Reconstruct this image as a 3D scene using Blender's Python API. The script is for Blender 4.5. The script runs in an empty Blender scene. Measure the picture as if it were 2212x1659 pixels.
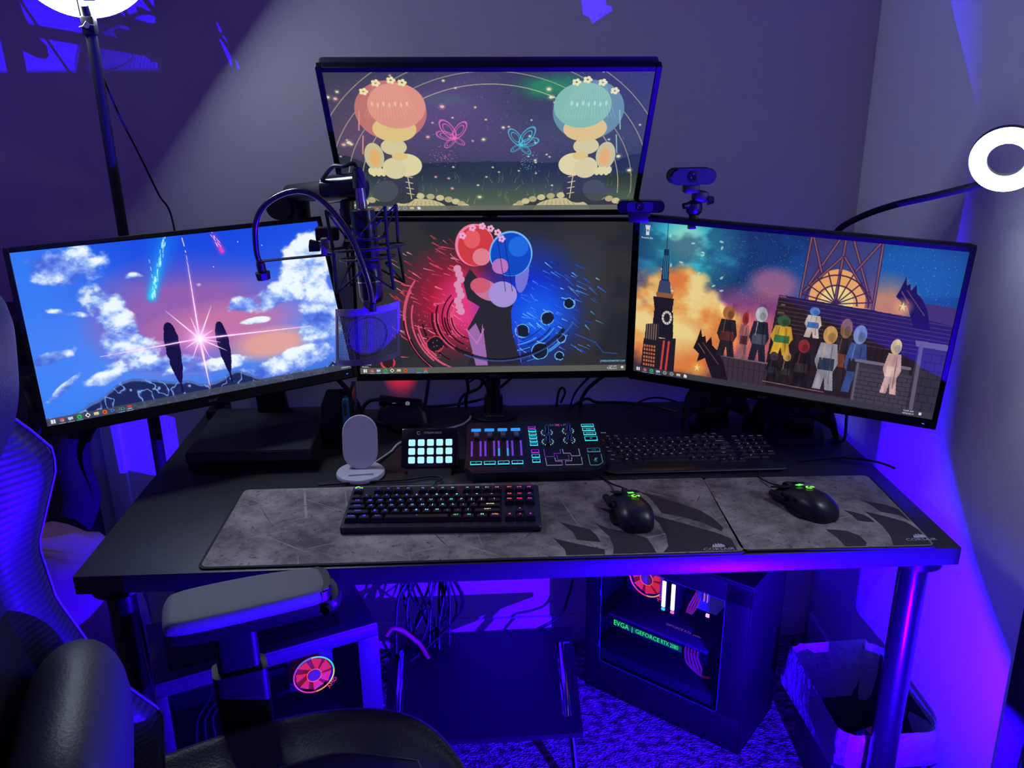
import bpy, bmesh, math, random
import numpy as np
from mathutils import Matrix, Vector, Euler
C = bpy.context.scene.collection
sc = bpy.context.scene
PI = math.pi
random.seed(7)
# ------------------------------------------------------------------ camera
cd = bpy.data.cameras.new('camera'); cam = bpy.data.objects.new('camera', cd); C.objects.link(cam)
cam.location = (-0.07585, -1.25049, 1.48617)
cam.rotation_euler = (1.236685, 0.0097035, -0.0467477)
cd.sensor_fit = 'HORIZONTAL'; cd.sensor_width = 36.0
cd.lens = 1835.4 / 2212 * 36.0
cd.clip_start = 0.02
sc.camera = cam
# ------------------------------------------------------------------ view
sc.view_settings.view_transform = 'Standard'
sc.view_settings.look = 'None'
sc.view_settings.exposure = 0.0
sc.view_settings.gamma = 1.0
sc.view_settings.use_curve_mapping = False
sc.cycles.use_denoising = True
sc.cycles.max_bounces = 7
sc.cycles.diffuse_bounces = 4
sc.cycles.sample_clamp_indirect = 3.0
# ------------------------------------------------------------------ world: dim violet room haze
w = bpy.data.worlds.new('world'); sc.world = w; w.use_nodes = True
bg = w.node_tree.nodes['Background']; bg.inputs[0].default_value = (0.40, 0.05, 1.0, 1); bg.inputs[1].default_value = 0.07

def lamp(name, kind, loc, color, power, size=0.02, rot=None, **kw):
    l = bpy.data.lights.new(name, kind); l.color = color; l.energy = power
    if kind == 'POINT': l.shadow_soft_size = size
    if kind == 'AREA': l.shape = 'DISK'; l.size = size
    for k, v in kw.items(): setattr(l, k, v)
    o = bpy.data.objects.new(name, l); C.objects.link(o); o.location = loc
    if rot: o.rotation_euler = rot
    return o
FLOOD = (0.60, -0.43, 0.295)                        # the blue flood lamp standing in front of the desk
fdir = (Vector((-0.15, 0.785, 1.45)) - Vector(FLOOD)).to_track_quat('-Z', 'Y').to_euler()
lamp('flood_lamp_light', 'SPOT', FLOOD, (0.024, 0.0, 1.0), 600, 0.0022, fdir, spot_size=math.radians(168), spot_blend=1.0, shadow_soft_size=0.0022)
# soft violet bounce of the room in front of the desk (walls and ceiling behind the viewer)
lamp('room_glow', 'AREA', (-0.6, -2.6, 2.3), (0.30, 0.16, 1.0), 3.0, 1.6, (math.radians(52), 0, math.radians(-14)))

# ------------------------------------------------------------------ materials
MATS = {}
def mat(name, col=(0.5, 0.5, 0.5), rough=0.5, metal=0.0, emit=None, es=1.0, noise=None, bump=None, coat=0.0, alpha=None, spec=0.5):
    """noise=(scale, amount, detail) varies the colour, bump=(scale, strength)"""
    if name in MATS: return MATS[name]
    m = bpy.data.materials.new(name); m.use_nodes = True; nt = m.node_tree; N = nt.nodes; L = nt.links
    b = N['Principled BSDF']
    b.inputs['Base Color'].default_value = (*col, 1); b.inputs['Roughness'].default_value = rough
    b.inputs['Metallic'].default_value = metal; b.inputs['Coat Weight'].default_value = coat
    b.inputs['Specular IOR Level'].default_value = spec
    if emit is not None:
        b.inputs['Emission Color'].default_value = (*emit, 1); b.inputs['Emission Strength'].default_value = es
        try: m.cycles.emission_sampling = 'NONE' if es < 3 else 'AUTO'
        except Exception: pass
    tc = N.new('ShaderNodeTexCoord')
    if noise is None and emit is None: noise = (40.0, 0.12, 3)
    if noise:
        n = N.new('ShaderNodeTexNoise'); n.inputs['Scale'].default_value = noise[0]; n.inputs['Detail'].default_value = noise[2]
        L.new(tc.outputs['Object'], n.inputs['Vector'])
        mx = N.new('ShaderNodeMix'); mx.data_type = 'RGBA'; a = noise[1]
        mx.inputs[6].default_value = (*[c * (1 - a) for c in col], 1); mx.inputs[7].default_value = (*[min(1, c * (1 + a)) for c in col], 1)
        L.new(n.outputs['Fac'], mx.inputs[0]); L.new(mx.outputs[2], b.inputs['Base Color'])
    if bump:
        n2 = N.new('ShaderNodeTexNoise'); n2.inputs['Scale'].default_value = bump[0]; n2.inputs['Detail'].default_value = 4
        L.new(tc.outputs['Object'], n2.inputs['Vector'])
        bp = N.new('ShaderNodeBump'); bp.inputs['Strength'].default_value = bump[1]; bp.inputs['Distance'].default_value = 0.01
        L.new(n2.outputs['Fac'], bp.inputs['Height']); L.new(bp.outputs[0], b.inputs['Normal'])
    MATS[name] = m; return m
def glow(name, col, s=1.0): return mat(name, (0.02, 0.02, 0.02), 0.5, emit=col, es=s)
def srgb(r, g, b):
    f = lambda c: (c / 255 / 12.92) if c / 255 <= 0.04045 else ((c / 255 + 0.055) / 1.055) ** 2.4
    return (f(r), f(g), f(b))
black = mat('black_plastic', (0.007, 0.007, 0.009), 0.42)
gloss = mat('gloss_black', (0.008, 0.008, 0.012), 0.18)
matte = mat('matte_black', (0.009, 0.009, 0.011), 0.7)
bezel = mat('bezel_black', (0.004, 0.004, 0.005), 0.5, spec=0.2)
rubber = mat('rubber', (0.015, 0.015, 0.018), 0.8)
steel = mat('dark_steel', (0.06, 0.06, 0.075), 0.32, 0.9)
chrome = mat('chrome', (0.7, 0.7, 0.75), 0.14, 1.0)
white = mat('white_plastic', (0.62, 0.62, 0.70), 0.45)
cablem = mat('cable_black', (0.01, 0.01, 0.014), 0.5)
leather = mat('black_leather', (0.016, 0.016, 0.020), 0.45, bump=(260, 0.15), noise=(60, 0.2, 4))

# ------------------------------------------------------------------ objects and tags
def tag(o, label=None, cat=None, group=None, kind=None):
    if label: o['label'] = label
    if cat: o['category'] = cat
    if group: o['group'] = group
    if kind: o['kind'] = kind
    return o
def thing(name, label, cat, loc=(0, 0, 0), rotz=0.0, group=None):
    o = bpy.data.objects.new(name, None); C.objects.link(o); o.location = loc; o.rotation_euler = (0, 0, rotz)
    o.empty_display_size = 0.05
    return tag(o, label, cat, group)
def mw(o):
    m = Matrix.LocRotScale(o.location, o.rotation_euler, None)
    return mw(o.parent) @ m if o.parent else m
def smooth(me, ang=40):
    a = math.radians(ang)
    bm = bmesh.new(); bm.from_mesh(me)
    for f in bm.faces: f.smooth = True
    for e in bm.edges:
        e.smooth = not (len(e.link_faces) != 2 or e.calc_face_angle(0) > a)
    bm.to_mesh(me); bm.free()
def part(name, bm, m, parent=None, world=False, M=None, sm=40, label=None):
    """bm: bmesh or mesh. world=True: vertices are world positions (moved into the parent's frame)"""
    if isinstance(bm, bmesh.types.BMesh):
        bmesh.ops.recalc_face_normals(bm, faces=bm.faces)
        me = bpy.data.meshes.new(name); bm.to_mesh(me); bm.free()
        if sm: smooth(me, sm)
    else: me = bm
    if M is not None: me.transform(M)
    if world and parent is not None: me.transform(mw(parent).inverted())
    if not me.materials: me.materials.append(m)
    o = bpy.data.objects.new(name, me); C.objects.link(o)
    if parent is not None: o.parent = parent
    if label: o['label'] = label
    return o
def struct(name, bm, m, **k):
    o = part(name, bm, m, **k); o['kind'] = 'structure'; return o
# ------------------------------------------------------------------ shape helpers (bmesh)
def B(): return bmesh.new()
def xf(M, p): return (M @ Vector(p)) if M is not None else Vector(p)
def box(bm, c, s, bev=0.0, M=None, seg=2):
    t = bmesh.new(); bmesh.ops.create_cube(t, size=1.0)
    for v in t.verts: v.co = Vector((v.co.x * s[0] + c[0], v.co.y * s[1] + c[1], v.co.z * s[2] + c[2]))
    if bev: bmesh.ops.bevel(t, geom=list(t.edges), offset=bev, segments=seg, affect='EDGES', profile=0.5)
    join(bm, t, M); return bm
def join(bm, t, M=None):
    vs = [bm.verts.new(xf(M, v.co)) for v in t.verts]
    t.verts.index_update()
    for f in t.faces:
        try: bm.faces.new([vs[v.index] for v in f.verts])
        except ValueError: pass
    t.free()
def frame_of(d):
    d = Vector(d).normalized(); u = Vector((0, 0, 1)) if abs(d.z) < 0.92 else Vector((1, 0, 0))
    a = d.cross(u).normalized(); b = d.cross(a).normalized(); return a, b
def tube(bm, pts, r, seg=10, closed=False, cap=True, M=None):
    pts = [xf(M, p) for p in pts]; n = len(pts); rings = []; a = None
    for i, p in enumerate(pts):
        if closed: d = (pts[(i + 1) % n] - pts[i - 1])
        else: d = pts[min(i + 1, n - 1)] - pts[max(i - 1, 0)]
        d = d.normalized() if d.length > 1e-9 else Vector((0, 0, 1))
        if a is None: a, b = frame_of(d)
        else:
            a = (a - d * a.dot(d)); a = a.normalized() if a.length > 1e-6 else frame_of(d)[0]; b = d.cross(a)
        rr = r[i] if isinstance(r, (list, tuple)) else r
        rings.append([bm.verts.new(p + (a * math.cos(2 * PI * k / seg) + b * math.sin(2 * PI * k / seg)) * rr) for k in range(seg)])
    m = n if closed else n - 1
    for i in range(m):
        A, Bq = rings[i], rings[(i + 1) % n]
        for k in range(seg): bm.faces.new((A[k], A[(k + 1) % seg], Bq[(k + 1) % seg], Bq[k]))
    if cap and not closed: bm.faces.new(rings[0]); bm.faces.new(rings[-1])
    return bm
def cyl(bm, p0, p1, r0, r1=None, seg=24, M=None): return tube(bm, [p0, p1], [r0, r0 if r1 is None else r1], seg, M=M)
def lathe(bm, prof, seg=32, M=None, cap=True):
    rings = [[bm.verts.new(xf(M, (r * math.cos(2 * PI * k / seg), r * math.sin(2 * PI * k / seg), z))) for k in range(seg)] for r, z in prof]
    for A, Bq in zip(rings, rings[1:]):
        for k in range(seg): bm.faces.new((A[k], A[(k + 1) % seg], Bq[(k + 1) % seg], Bq[k]))
    if cap: bm.faces.new(rings[0]); bm.faces.new(rings[-1])
    return bm
def prism(bm, poly, z0, z1, M=None, bev=0.0):
    t = bmesh.new()
    lo = [t.verts.new((x, y, z0)) for x, y in poly]; hi = [t.verts.new((x, y, z1)) for x, y in poly]; n = len(poly)
    f1 = t.faces.new(lo); f2 = t.faces.new(hi)
    for i in range(n): t.faces.new((lo[i], lo[(i + 1) % n], hi[(i + 1) % n], hi[i]))
    if bev: bmesh.ops.bevel(t, geom=list(f2.edges), offset=bev, segments=2, affect='EDGES')
    bmesh.ops.triangulate(t, faces=[f for f in t.faces if len(f.verts) > 4])
    join(bm, t, M); return bm
def rrect(w, h, r, n=5, cx=0, cy=0):
    out = []
    for sx, sy, a0 in ((1, 1, 0), (-1, 1, 90), (-1, -1, 180), (1, -1, 270)):
        for k in range(n + 1):
            a = math.radians(a0 + 90 * k / n)
            out.append((cx + sx * (w / 2 - r) + r * math.cos(a), cy + sy * (h / 2 - r) + r * math.sin(a)))
    return out
def ellipse(a, b, n=32, cx=0, cy=0): return [(cx + a * math.cos(2 * PI * k / n), cy + b * math.sin(2 * PI * k / n)) for k in range(n)]
def catmull(P, n=8, closed=False):
    P = [Vector(p) for p in P]; out = []; m = len(P)
    for i in range(m if closed else m - 1):
        g = (lambda k: P[k % m]) if closed else (lambda k: P[max(0, min(m - 1, k))])
        p0, p1, p2, p3 = g(i - 1), g(i), g(i + 1), g(i + 2)
        for k in range(n):
            t = k / n
            out.append(0.5 * ((2 * p1) + (p2 - p0) * t + (2 * p0 - 5 * p1 + 4 * p2 - p3) * t * t + (3 * p1 - p0 - 3 * p2 + p3) * t ** 3))
    if not closed: out.append(P[-1])
    return out
def loft(bm, rings, cap=True, closed=True):
    R = [[bm.verts.new(p) for p in r] for r in rings]; n = len(R[0])
    for A, Bq in zip(R, R[1:]):
        for k in range(n if closed else n - 1): bm.faces.new((A[k], A[(k + 1) % n], Bq[(k + 1) % n], Bq[k]))
    if cap and closed: bm.faces.new(R[0]); bm.faces.new(R[-1])
    return bm
def grid(bm, fn, nu, nv):
    V = [[bm.verts.new(fn(i / nu, j / nv)) for i in range(nu + 1)] for j in range(nv + 1)]
    for j in range(nv):
        for i in range(nu): bm.faces.new((V[j][i], V[j][i + 1], V[j + 1][i + 1], V[j + 1][i]))
    return bm
def cable(name, pts, r, m, label, group=None, cat='cable', n=8):
    bm = B(); tube(bm, catmull(pts, n), r, 8); o = part(name, bm, m); tag(o, label, cat, group); return o
FC = {}
def text_mesh(s, size, align='CENTER', ext=0.0):
    k = (s, size, align)
    if k in FC: return FC[k].copy()
    cu = bpy.data.curves.new('t', 'FONT'); cu.body = s; cu.size = size; cu.align_x = align; cu.align_y = 'CENTER'; cu.resolution_u = 2; cu.extrude = ext
    ob = bpy.data.objects.new('t', cu); me = bpy.data.meshes.new_from_object(ob)
    bpy.data.objects.remove(ob); bpy.data.curves.remove(cu); me.materials.clear(); FC[k] = me
    return me.copy()
def text(name, s, size, m, parent, M, align='CENTER', world=False, sx=1.0, label=None):
    me = text_mesh(s, size, align)
    me.transform(M @ Matrix.Diagonal((sx, 1, 1, 1)))
    return part(name, me, m, parent, world=world, label=label)
T = lambda x, y, z: Matrix.Translation((x, y, z))
RX = lambda a: Matrix.Rotation(math.radians(a), 4, 'X')
RY = lambda a: Matrix.Rotation(math.radians(a), 4, 'Y')
RZ = lambda a: Matrix.Rotation(math.radians(a), 4, 'Z')
TOP = 0.734

# ================================================================== the room
wallm = mat('wall_paint', (0.66, 0.65, 0.70), 0.85, noise=(3, 0.03, 2), bump=(220, 0.10), spec=0.2)
trimm = mat('trim_paint', (0.66, 0.66, 0.70), 0.5)
WY, WX = 0.785, 0.85
bm = B(); box(bm, ((WX - 2.2) / 2, WY + 0.05, 1.3), (WX + 2.2, 0.1, 2.6)); struct('wall_back', bm, wallm)
bm = B(); box(bm, (WX + 0.05, -0.6, 1.3), (0.1, 2.97, 2.6)); struct('wall_right', bm, wallm)
bm = B(); box(bm, (-2.25, -0.6, 1.3), (0.1, 2.97, 2.6)); struct('wall_left', bm, wallm)
# carpet
fm = bpy.data.materials.new('carpet'); fm.use_nodes = True; nt = fm.node_tree; b = nt.nodes['Principled BSDF']
tc = nt.nodes.new('ShaderNodeTexCoord'); n1 = nt.nodes.new('ShaderNodeTexNoise'); n1.inputs['Scale'].default_value = 42; n1.inputs['Detail'].default_value = 7
n2 = nt.nodes.new('ShaderNodeTexVoronoi'); n2.inputs['Scale'].default_value = 150
mp = nt.nodes.new('ShaderNodeMapping'); mp.inputs['Scale'].default_value = (1, 1.5, 1)
nt.links.new(tc.outputs['Object'], mp.inputs[0])
for n in (n1, n2): nt.links.new(mp.outputs[0], n.inputs['Vector'])
rp = nt.nodes.new('ShaderNodeValToRGB'); rp.color_ramp.elements[0].position = 0.38; rp.color_ramp.elements[1].position = 0.66
rp.color_ramp.elements[0].color = (0.09, 0.07, 0.08, 1); rp.color_ramp.elements[1].color = (0.68, 0.50, 0.58, 1)
nt.links.new(n1.outputs['Fac'], rp.inputs[0]); nt.links.new(rp.outputs[0], b.inputs['Base Color'])
mm = nt.nodes.new('ShaderNodeMath'); mm.operation = 'ADD'; nt.links.new(n1.outputs['Fac'], mm.inputs[0]); nt.links.new(n2.outputs['Distance'], mm.inputs[1])
bp = nt.nodes.new('ShaderNodeBump'); bp.inputs['Strength'].default_value = 0.9; bp.inputs['Distance'].default_value = 0.02
nt.links.new(mm.outputs[0], bp.inputs['Height']); nt.links.new(bp.outputs[0], b.inputs['Normal']); b.inputs['Roughness'].default_value = 0.95
bm = B(); box(bm, (-0.675, -0.6, -0.05), (3.05, 2.87, 0.1)); struct('floor', bm, fm)
bm = B(); box(bm, ((WX - 2.2) / 2, WY - 0.006, 0.045), (WX + 2.2 - 0.02, 0.012, 0.09), 0.003); struct('baseboard_back', bm, trimm)
bm = B(); box(bm, (WX - 0.006, -0.6, 0.045), (0.012, 2.7, 0.09), 0.003); struct('baseboard_right', bm, trimm)
bm = B(); box(bm, (-1.0, WY - 0.009, 0.52), (0.05, 0.018, 0.84), 0.004); struct('trim_1', bm, trimm)

# ================================================================== desk
wood = mat('black_brown_wood', (0.024, 0.024, 0.028), 0.42, noise=(14, 0.25, 6), bump=(90, 0.04))
edge = wood
desk = thing('desk', 'long black desk carrying the monitors, keyboards and mouse pads', 'desk', (0, 0.375, 0))
bm = B(); box(bm, (0, 0.375, TOP - 0.017), (1.5, 0.75, 0.034), 0.0015); part('tabletop', bm, wood, desk, world=True)
legm = mat('leg_black', (0.006, 0.006, 0.008), 0.25, 0.0, coat=0.3)
for x, y in ((-0.70, 0.05), (0.70, 0.05), (-0.70, 0.70), (0.70, 0.70)):
    bm = B(); lathe(bm, [(0.032, 0.0), (0.032, 0.006), (0.022, 0.012), (0.022, 0.05), (0.0255, 0.052), (0.0255, 0.68), (0.045, 0.684), (0.045, 0.7)], 32, T(x, y, 0))
    part('leg', bm, legm, desk, world=True)

# ================================================================== mouse pads
def pad_mat(name, seed, x0):
    m = bpy.data.materials.new(name); m.use_nodes = True; nt = m.node_tree; L = nt.links; b = nt.nodes['Principled BSDF']
    N = nt.nodes.new
    tc = N('ShaderNodeTexCoord'); mp = N('ShaderNodeMapping'); mp.inputs['Location'].default_value = (seed, seed * 2, 0); L.new(tc.outputs['Object'], mp.inputs[0])
    a = N('ShaderNodeTexNoise'); a.inputs['Scale'].default_value = 9; a.inputs['Detail'].default_value = 8; a.inputs['Roughness'].default_value = 0.7; L.new(mp.outputs[0], a.inputs['Vector'])
    r1 = N('ShaderNodeValToRGB'); r1.color_ramp.elements[0].position = 0.38; r1.color_ramp.elements[1].position = 0.64
    r1.color_ramp.elements[0].color = (0.11, 0.095, 0.09, 1); r1.color_ramp.elements[1].color = (0.42, 0.38, 0.35, 1); L.new(a.outputs['Fac'], r1.inputs[0])
    # long thin scratches
    prev = r1.outputs[0]
    for i, (rz, sx, sy, th) in enumerate(((35, 2.2, 95, 0.70), (62, 2.5, 70, 0.735), (-20, 3, 110, 0.712), (-62, 4, 60, 0.76), (78, 2.2, 80, 0.72))):
        m2 = N('ShaderNodeMapping'); m2.inputs['Rotation'].default_value = (0, 0, math.radians(rz)); m2.inputs['Location'].default_value = (seed + i * 3.1, i * 1.7, 0); L.new(tc.outputs['Object'], m2.inputs[0])
        m3 = N('ShaderNodeMapping'); m3.inputs['Scale'].default_value = (sx, sy, 1); L.new(m2.outputs[0], m3.inputs[0])
        nn = N('ShaderNodeTexNoise'); nn.inputs['Scale'].default_value = 1.6; nn.inputs['Detail'].default_value = 2; L.new(m3.outputs[0], nn.inputs['Vector'])
        mr = N('ShaderNodeMapRange'); mr.inputs['From Min'].default_value = th - 0.04; mr.inputs['From Max'].default_value = th; L.new(nn.outputs['Fac'], mr.inputs['Value'])
        mx = N('ShaderNodeMix'); mx.data_type = 'RGBA'; L.new(mr.outputs[0], mx.inputs[0]); L.new(prev, mx.inputs[6])
        mx.inputs[7].default_value = (0.40, 0.37, 0.35, 1) if i % 2 == 0 else (0.10, 0.09, 0.09, 1); prev = mx.outputs[2]
    # dark specks
    v = N('ShaderNodeTexNoise'); v.inputs['Scale'].default_value = 120; v.inputs['Detail'].default_value = 4; L.new(tc.outputs['Object'], v.inputs['Vector'])
    mr = N('ShaderNodeMapRange'); mr.inputs['From Min'].default_value = 0.60; mr.inputs['From Max'].default_value = 0.75; L.new(v.outputs['Fac'], mr.inputs['Value'])
    mx = N('ShaderNodeMix'); mx.data_type = 'RGBA'; L.new(mr.outputs[0], mx.inputs[0]); L.new(prev, mx.inputs[6]); mx.inputs[7].default_value = (0.06, 0.05, 0.05, 1)
    L.new(mx.outputs[2], b.inputs['Base Color']); b.inputs['Roughness'].default_value = 0.75; b.inputs['Specular IOR Level'].default_value = 0.3
    return m
padb = mat('pad_stitching', (0.012, 0.012, 0.014), 0.8)
claw = mat('pad_claw_print', (0.035, 0.026, 0.032), 0.8, noise=(30, 0.3, 4))
clawm = mat('pad_claw_soft', (0.085, 0.07, 0.075), 0.8, noise=(30, 0.3, 4))
logo = mat('pad_logo_print', (0.55, 0.55, 0.62), 0.6)
def ship(parent, x, y, s, z, name='sail_logo'):
    bm = B()
    for k, (ox, h, wd) in enumerate(((-0.55, 0.75, 0.26), (-0.22, 1.0, 0.30), (0.12, 1.05, 0.34), (0.42, 0.85, 0.6))):
        prism(bm, [(x + s * (ox - 0.1), y + s * 0.12), (x + s * (ox + 0.02), y + s * h * 0.6), (x + s * (ox + 0.1), y + s * h), (x + s * (ox + 0.12 + wd * 0.6), y + s * h * 0.55), (x + s * (ox + wd * 0.9), y + s * 0.14)], z, z + 0.0002)
    prism(bm, [(x - s * 0.75, y + s * 0.1), (x + s * 0.95, y + s * 0.14), (x + s * 0.8, y - s * 0.02), (x - s * 0.6, y - s * 0.02)], z, z + 0.0002)
    part(name, bm, logo, parent, sm=0)
def pad(name, label, cx, cy, w, h, rot, mt, claws, lp, seed):
    t = thing(name, label, 'mouse pad', (cx, cy, TOP), math.radians(rot))
    bm = B(); prism(bm, rrect(w, h, 0.015), 0.0, 0.0032); part('stitched_edge', bm, padb, t)
    bm = B(); prism(bm, rrect(w - 0.010, h - 0.010, 0.012), 0.0032, 0.0036); part('cloth_top', bm, mt, t)
    inv = mw(t).inverted(); bm = B(); lim = w / 2 - 0.008; lim2 = h / 2 - 0.008
    for poly in claws:
        P = catmull([(x, y, 0) for x, y in poly], 1, True)
        q = [inv @ Vector((p[0], p[1], TOP)) for p in P]
        q = [(max(-lim, min(lim, p.x)), max(-lim2, min(lim2, p.y))) for p in q]
        prism(bm, q, 0.0036, 0.0038)
    part('claw_print', bm, claw, t, sm=0)
    p = inv @ Vector((lp[0], lp[1], 0)); ship(t, p.x, p.y + 0.009, 0.014, 0.0042)
    text('wordmark', 'CORSAIR', 0.0115, logo, t, T(p.x, p.y + 0.002, 0.0046), sx=1.15)
    return t
cl1 = [[(0.237, 0.243), (0.252, 0.215), (0.258, 0.18), (0.261, 0.151), (0.295, 0.135), (0.328, 0.110), (0.353, 0.077), (0.359, 0.086), (0.358, 0.098), (0.350, 0.127), (0.336, 0.155), (0.310, 0.182), (0.275, 0.212)],
       [(0.239, 0.147), (0.295, 0.108), (0.340, 0.074), (0.362, 0.050), (0.362, 0.002), (0.234, 0.002), (0.247, 0.03), (0.252, 0.070), (0.249, 0.11)],
       [(0.148, 0.181), (0.166, 0.172), (0.188, 0.158), (0.200, 0.120), (0.185, 0.12), (0.172, 0.130), (0.166, 0.152)],
       [(0.069, 0.128), (0.095, 0.112), (0.120, 0.099), (0.129, 0.075), (0.133, 0.052), (0.112, 0.057), (0.092, 0.064), (0.089, 0.09)],
       [(0.133, 0.119), (0.153, 0.100), (0.195, 0.078), (0.216, 0.060), (0.221, 0.03), (0.222, 0.003), (0.148, 0.003), (0.153, 0.035), (0.151, 0.07)],
       [(0.052, 0.070), (0.092, 0.048), (0.136, 0.026), (0.134, 0.003), (0.068, 0.003), (0.068, 0.03)]]
cl2 = [[(0.651, 0.178), (0.662, 0.155), (0.667, 0.130), (0.696, 0.114), (0.718, 0.088), (0.714, 0.112), (0.706, 0.138), (0.688, 0.158)],
       [(0.639, 0.132), (0.668, 0.112), (0.695, 0.088), (0.705, 0.060), (0.700, 0.008), (0.633, 0.008), (0.643, 0.04), (0.646, 0.078)],
       [(0.602, 0.141), (0.618, 0.131), (0.632, 0.119), (0.637, 0.105), (0.639, 0.091), (0.624, 0.094), (0.610, 0.100), (0.609, 0.12)],
       [(0.540, 0.071), (0.560, 0.068), (0.575, 0.063), (0.590, 0.045), (0.592, 0.02), (0.585, 0.008), (0.550, 0.008), (0.548, 0.04)]]
pad('mouse_pad', 'long desk mat with scratched metal print under the lit keyboard', -0.0845, 0.1545, 0.93, 0.300, -0.4, pad_mat('pad_print_long', 3.0, 0), cl1, (0.331, 0.012), 1)
pad('mouse_pad', 'smaller square mouse pad with claw print at the right desk end', 0.5405, 0.1485, 0.345, 0.292, -1.2, pad_mat('pad_print_small', 11.0, 0), cl2, (0.690, 0.022), 2)
# ================================================================== screen pictures (drawn as vertex colours on a fine grid)
W, H = 640, 360
YY, XX = np.mgrid[0:H, 0:W]; U = (XX + 0.5) / W; V = (YY + 0.5) / H; AS = W / H
def fbm(seed, sx, sy, octs=5, rough=0.5):
    rs = np.random.RandomState(seed); out = np.zeros((H, W)); amp = 1; tot = 0
    for o in range(octs):
        gx, gy = int(sx * 2 ** o) + 2, int(sy * 2 ** o) + 2
        g = rs.rand(gy + 1, gx + 1)
        fx = U * (gx - 1); fy = V * (gy - 1); ix = fx.astype(int); iy = fy.astype(int)
        tx = fx - ix; ty = fy - iy; tx = tx * tx * (3 - 2 * tx); ty = ty * ty * (3 - 2 * ty)
        out += amp * ((g[iy, ix] * (1 - tx) + g[iy, ix + 1] * tx) * (1 - ty) + (g[iy + 1, ix] * (1 - tx) + g[iy + 1, ix + 1] * tx) * ty)
        tot += amp; amp *= rough
    return out / tot
def ss(a, b_, x):
    t = np.clip((x - a) / (b_ - a), 0, 1); return t * t * (3 - 2 * t)
def col(*c): return np.array(c, float) / 255
def mixin(A, c, m): 
    c = np.asarray(c); A[:] = A * (1 - m[..., None]) + (c if c.ndim == 3 else c[None, None]) * m[..., None]
def ramp(t, stops):
    xs = [s[0] for s in stops]; return np.stack([np.interp(t, xs, [s[1][k] / 255 for s in stops]) for k in range(3)], -1)
def blob(cx, cy, rx, ry, soft=1.0):
    return np.clip(1 - np.sqrt(((U - cx) / rx) ** 2 + ((V - cy) / ry) ** 2), 0, 1) ** soft
def disc(A, cx, cy, rx, ry, c, k=1.0, rot=0.0):
    dx = (U - cx) * AS; dy = V - cy; ca, sa = math.cos(rot), math.sin(rot); x = dx * ca + dy * sa; y = -dx * sa + dy * ca
    d = np.sqrt((x / (rx * AS)) ** 2 + (y / ry) ** 2); mixin(A, c, k * ss(1.0 + 0.6 / (ry * H), 1.0 - 0.6 / (ry * H), d))
def seg_d(x0, y0, x1, y1):
    px, py = (U - x0) * AS, V - y0; dx, dy = (x1 - x0) * AS, y1 - y0; L2 = dx * dx + dy * dy + 1e-12
    t = np.clip((px * dx + py * dy) / L2, 0, 1); return np.hypot(px - t * dx, py - t * dy), t
def line(A, x0, y0, x1, y1, wd, c, k=1.0, taper=0.0, gl=0.0, gc=None):
    d, t = seg_d(x0, y0, x1, y1)
    if gl: mixin(A, gc if gc is not None else c, np.clip(np.exp(-(d / gl) ** 2) * 0.6 * (1 - taper * t), 0, 1))
    wv = wd * (1 - taper * t) + 1e-5; mixin(A, c, k * ss(wv + 0.0015, wv - 0.001, d))
def poly(A, P, c, k=1.0):
    P = [(x, y) for x, y in P]; ins = np.zeros((H, W), bool); n = len(P); j = n - 1
    for i in range(n):
        xi, yi = P[i]; xj, yj = P[j]
        if abs(yj - yi) > 1e-9: ins ^= ((yi > V) != (yj > V)) & (U < (xj - xi) * (V - yi) / (yj - yi) + xi)
        j = i
    mixin(A, c, ins * k)
def arc(A, cx, cy, r, a0, a1, wd, c, k=1.0, squash=1.0):
    dx = (U - cx) * AS; dy = (V - cy) / squash; d = np.abs(np.hypot(dx, dy) - r); a = np.degrees(np.arctan2(dy, dx)) % 360
    m = ((a - a0) % 360) <= (a1 - a0); mixin(A, c, k * m * ss(wd + 0.0015, wd - 0.001, d))
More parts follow.
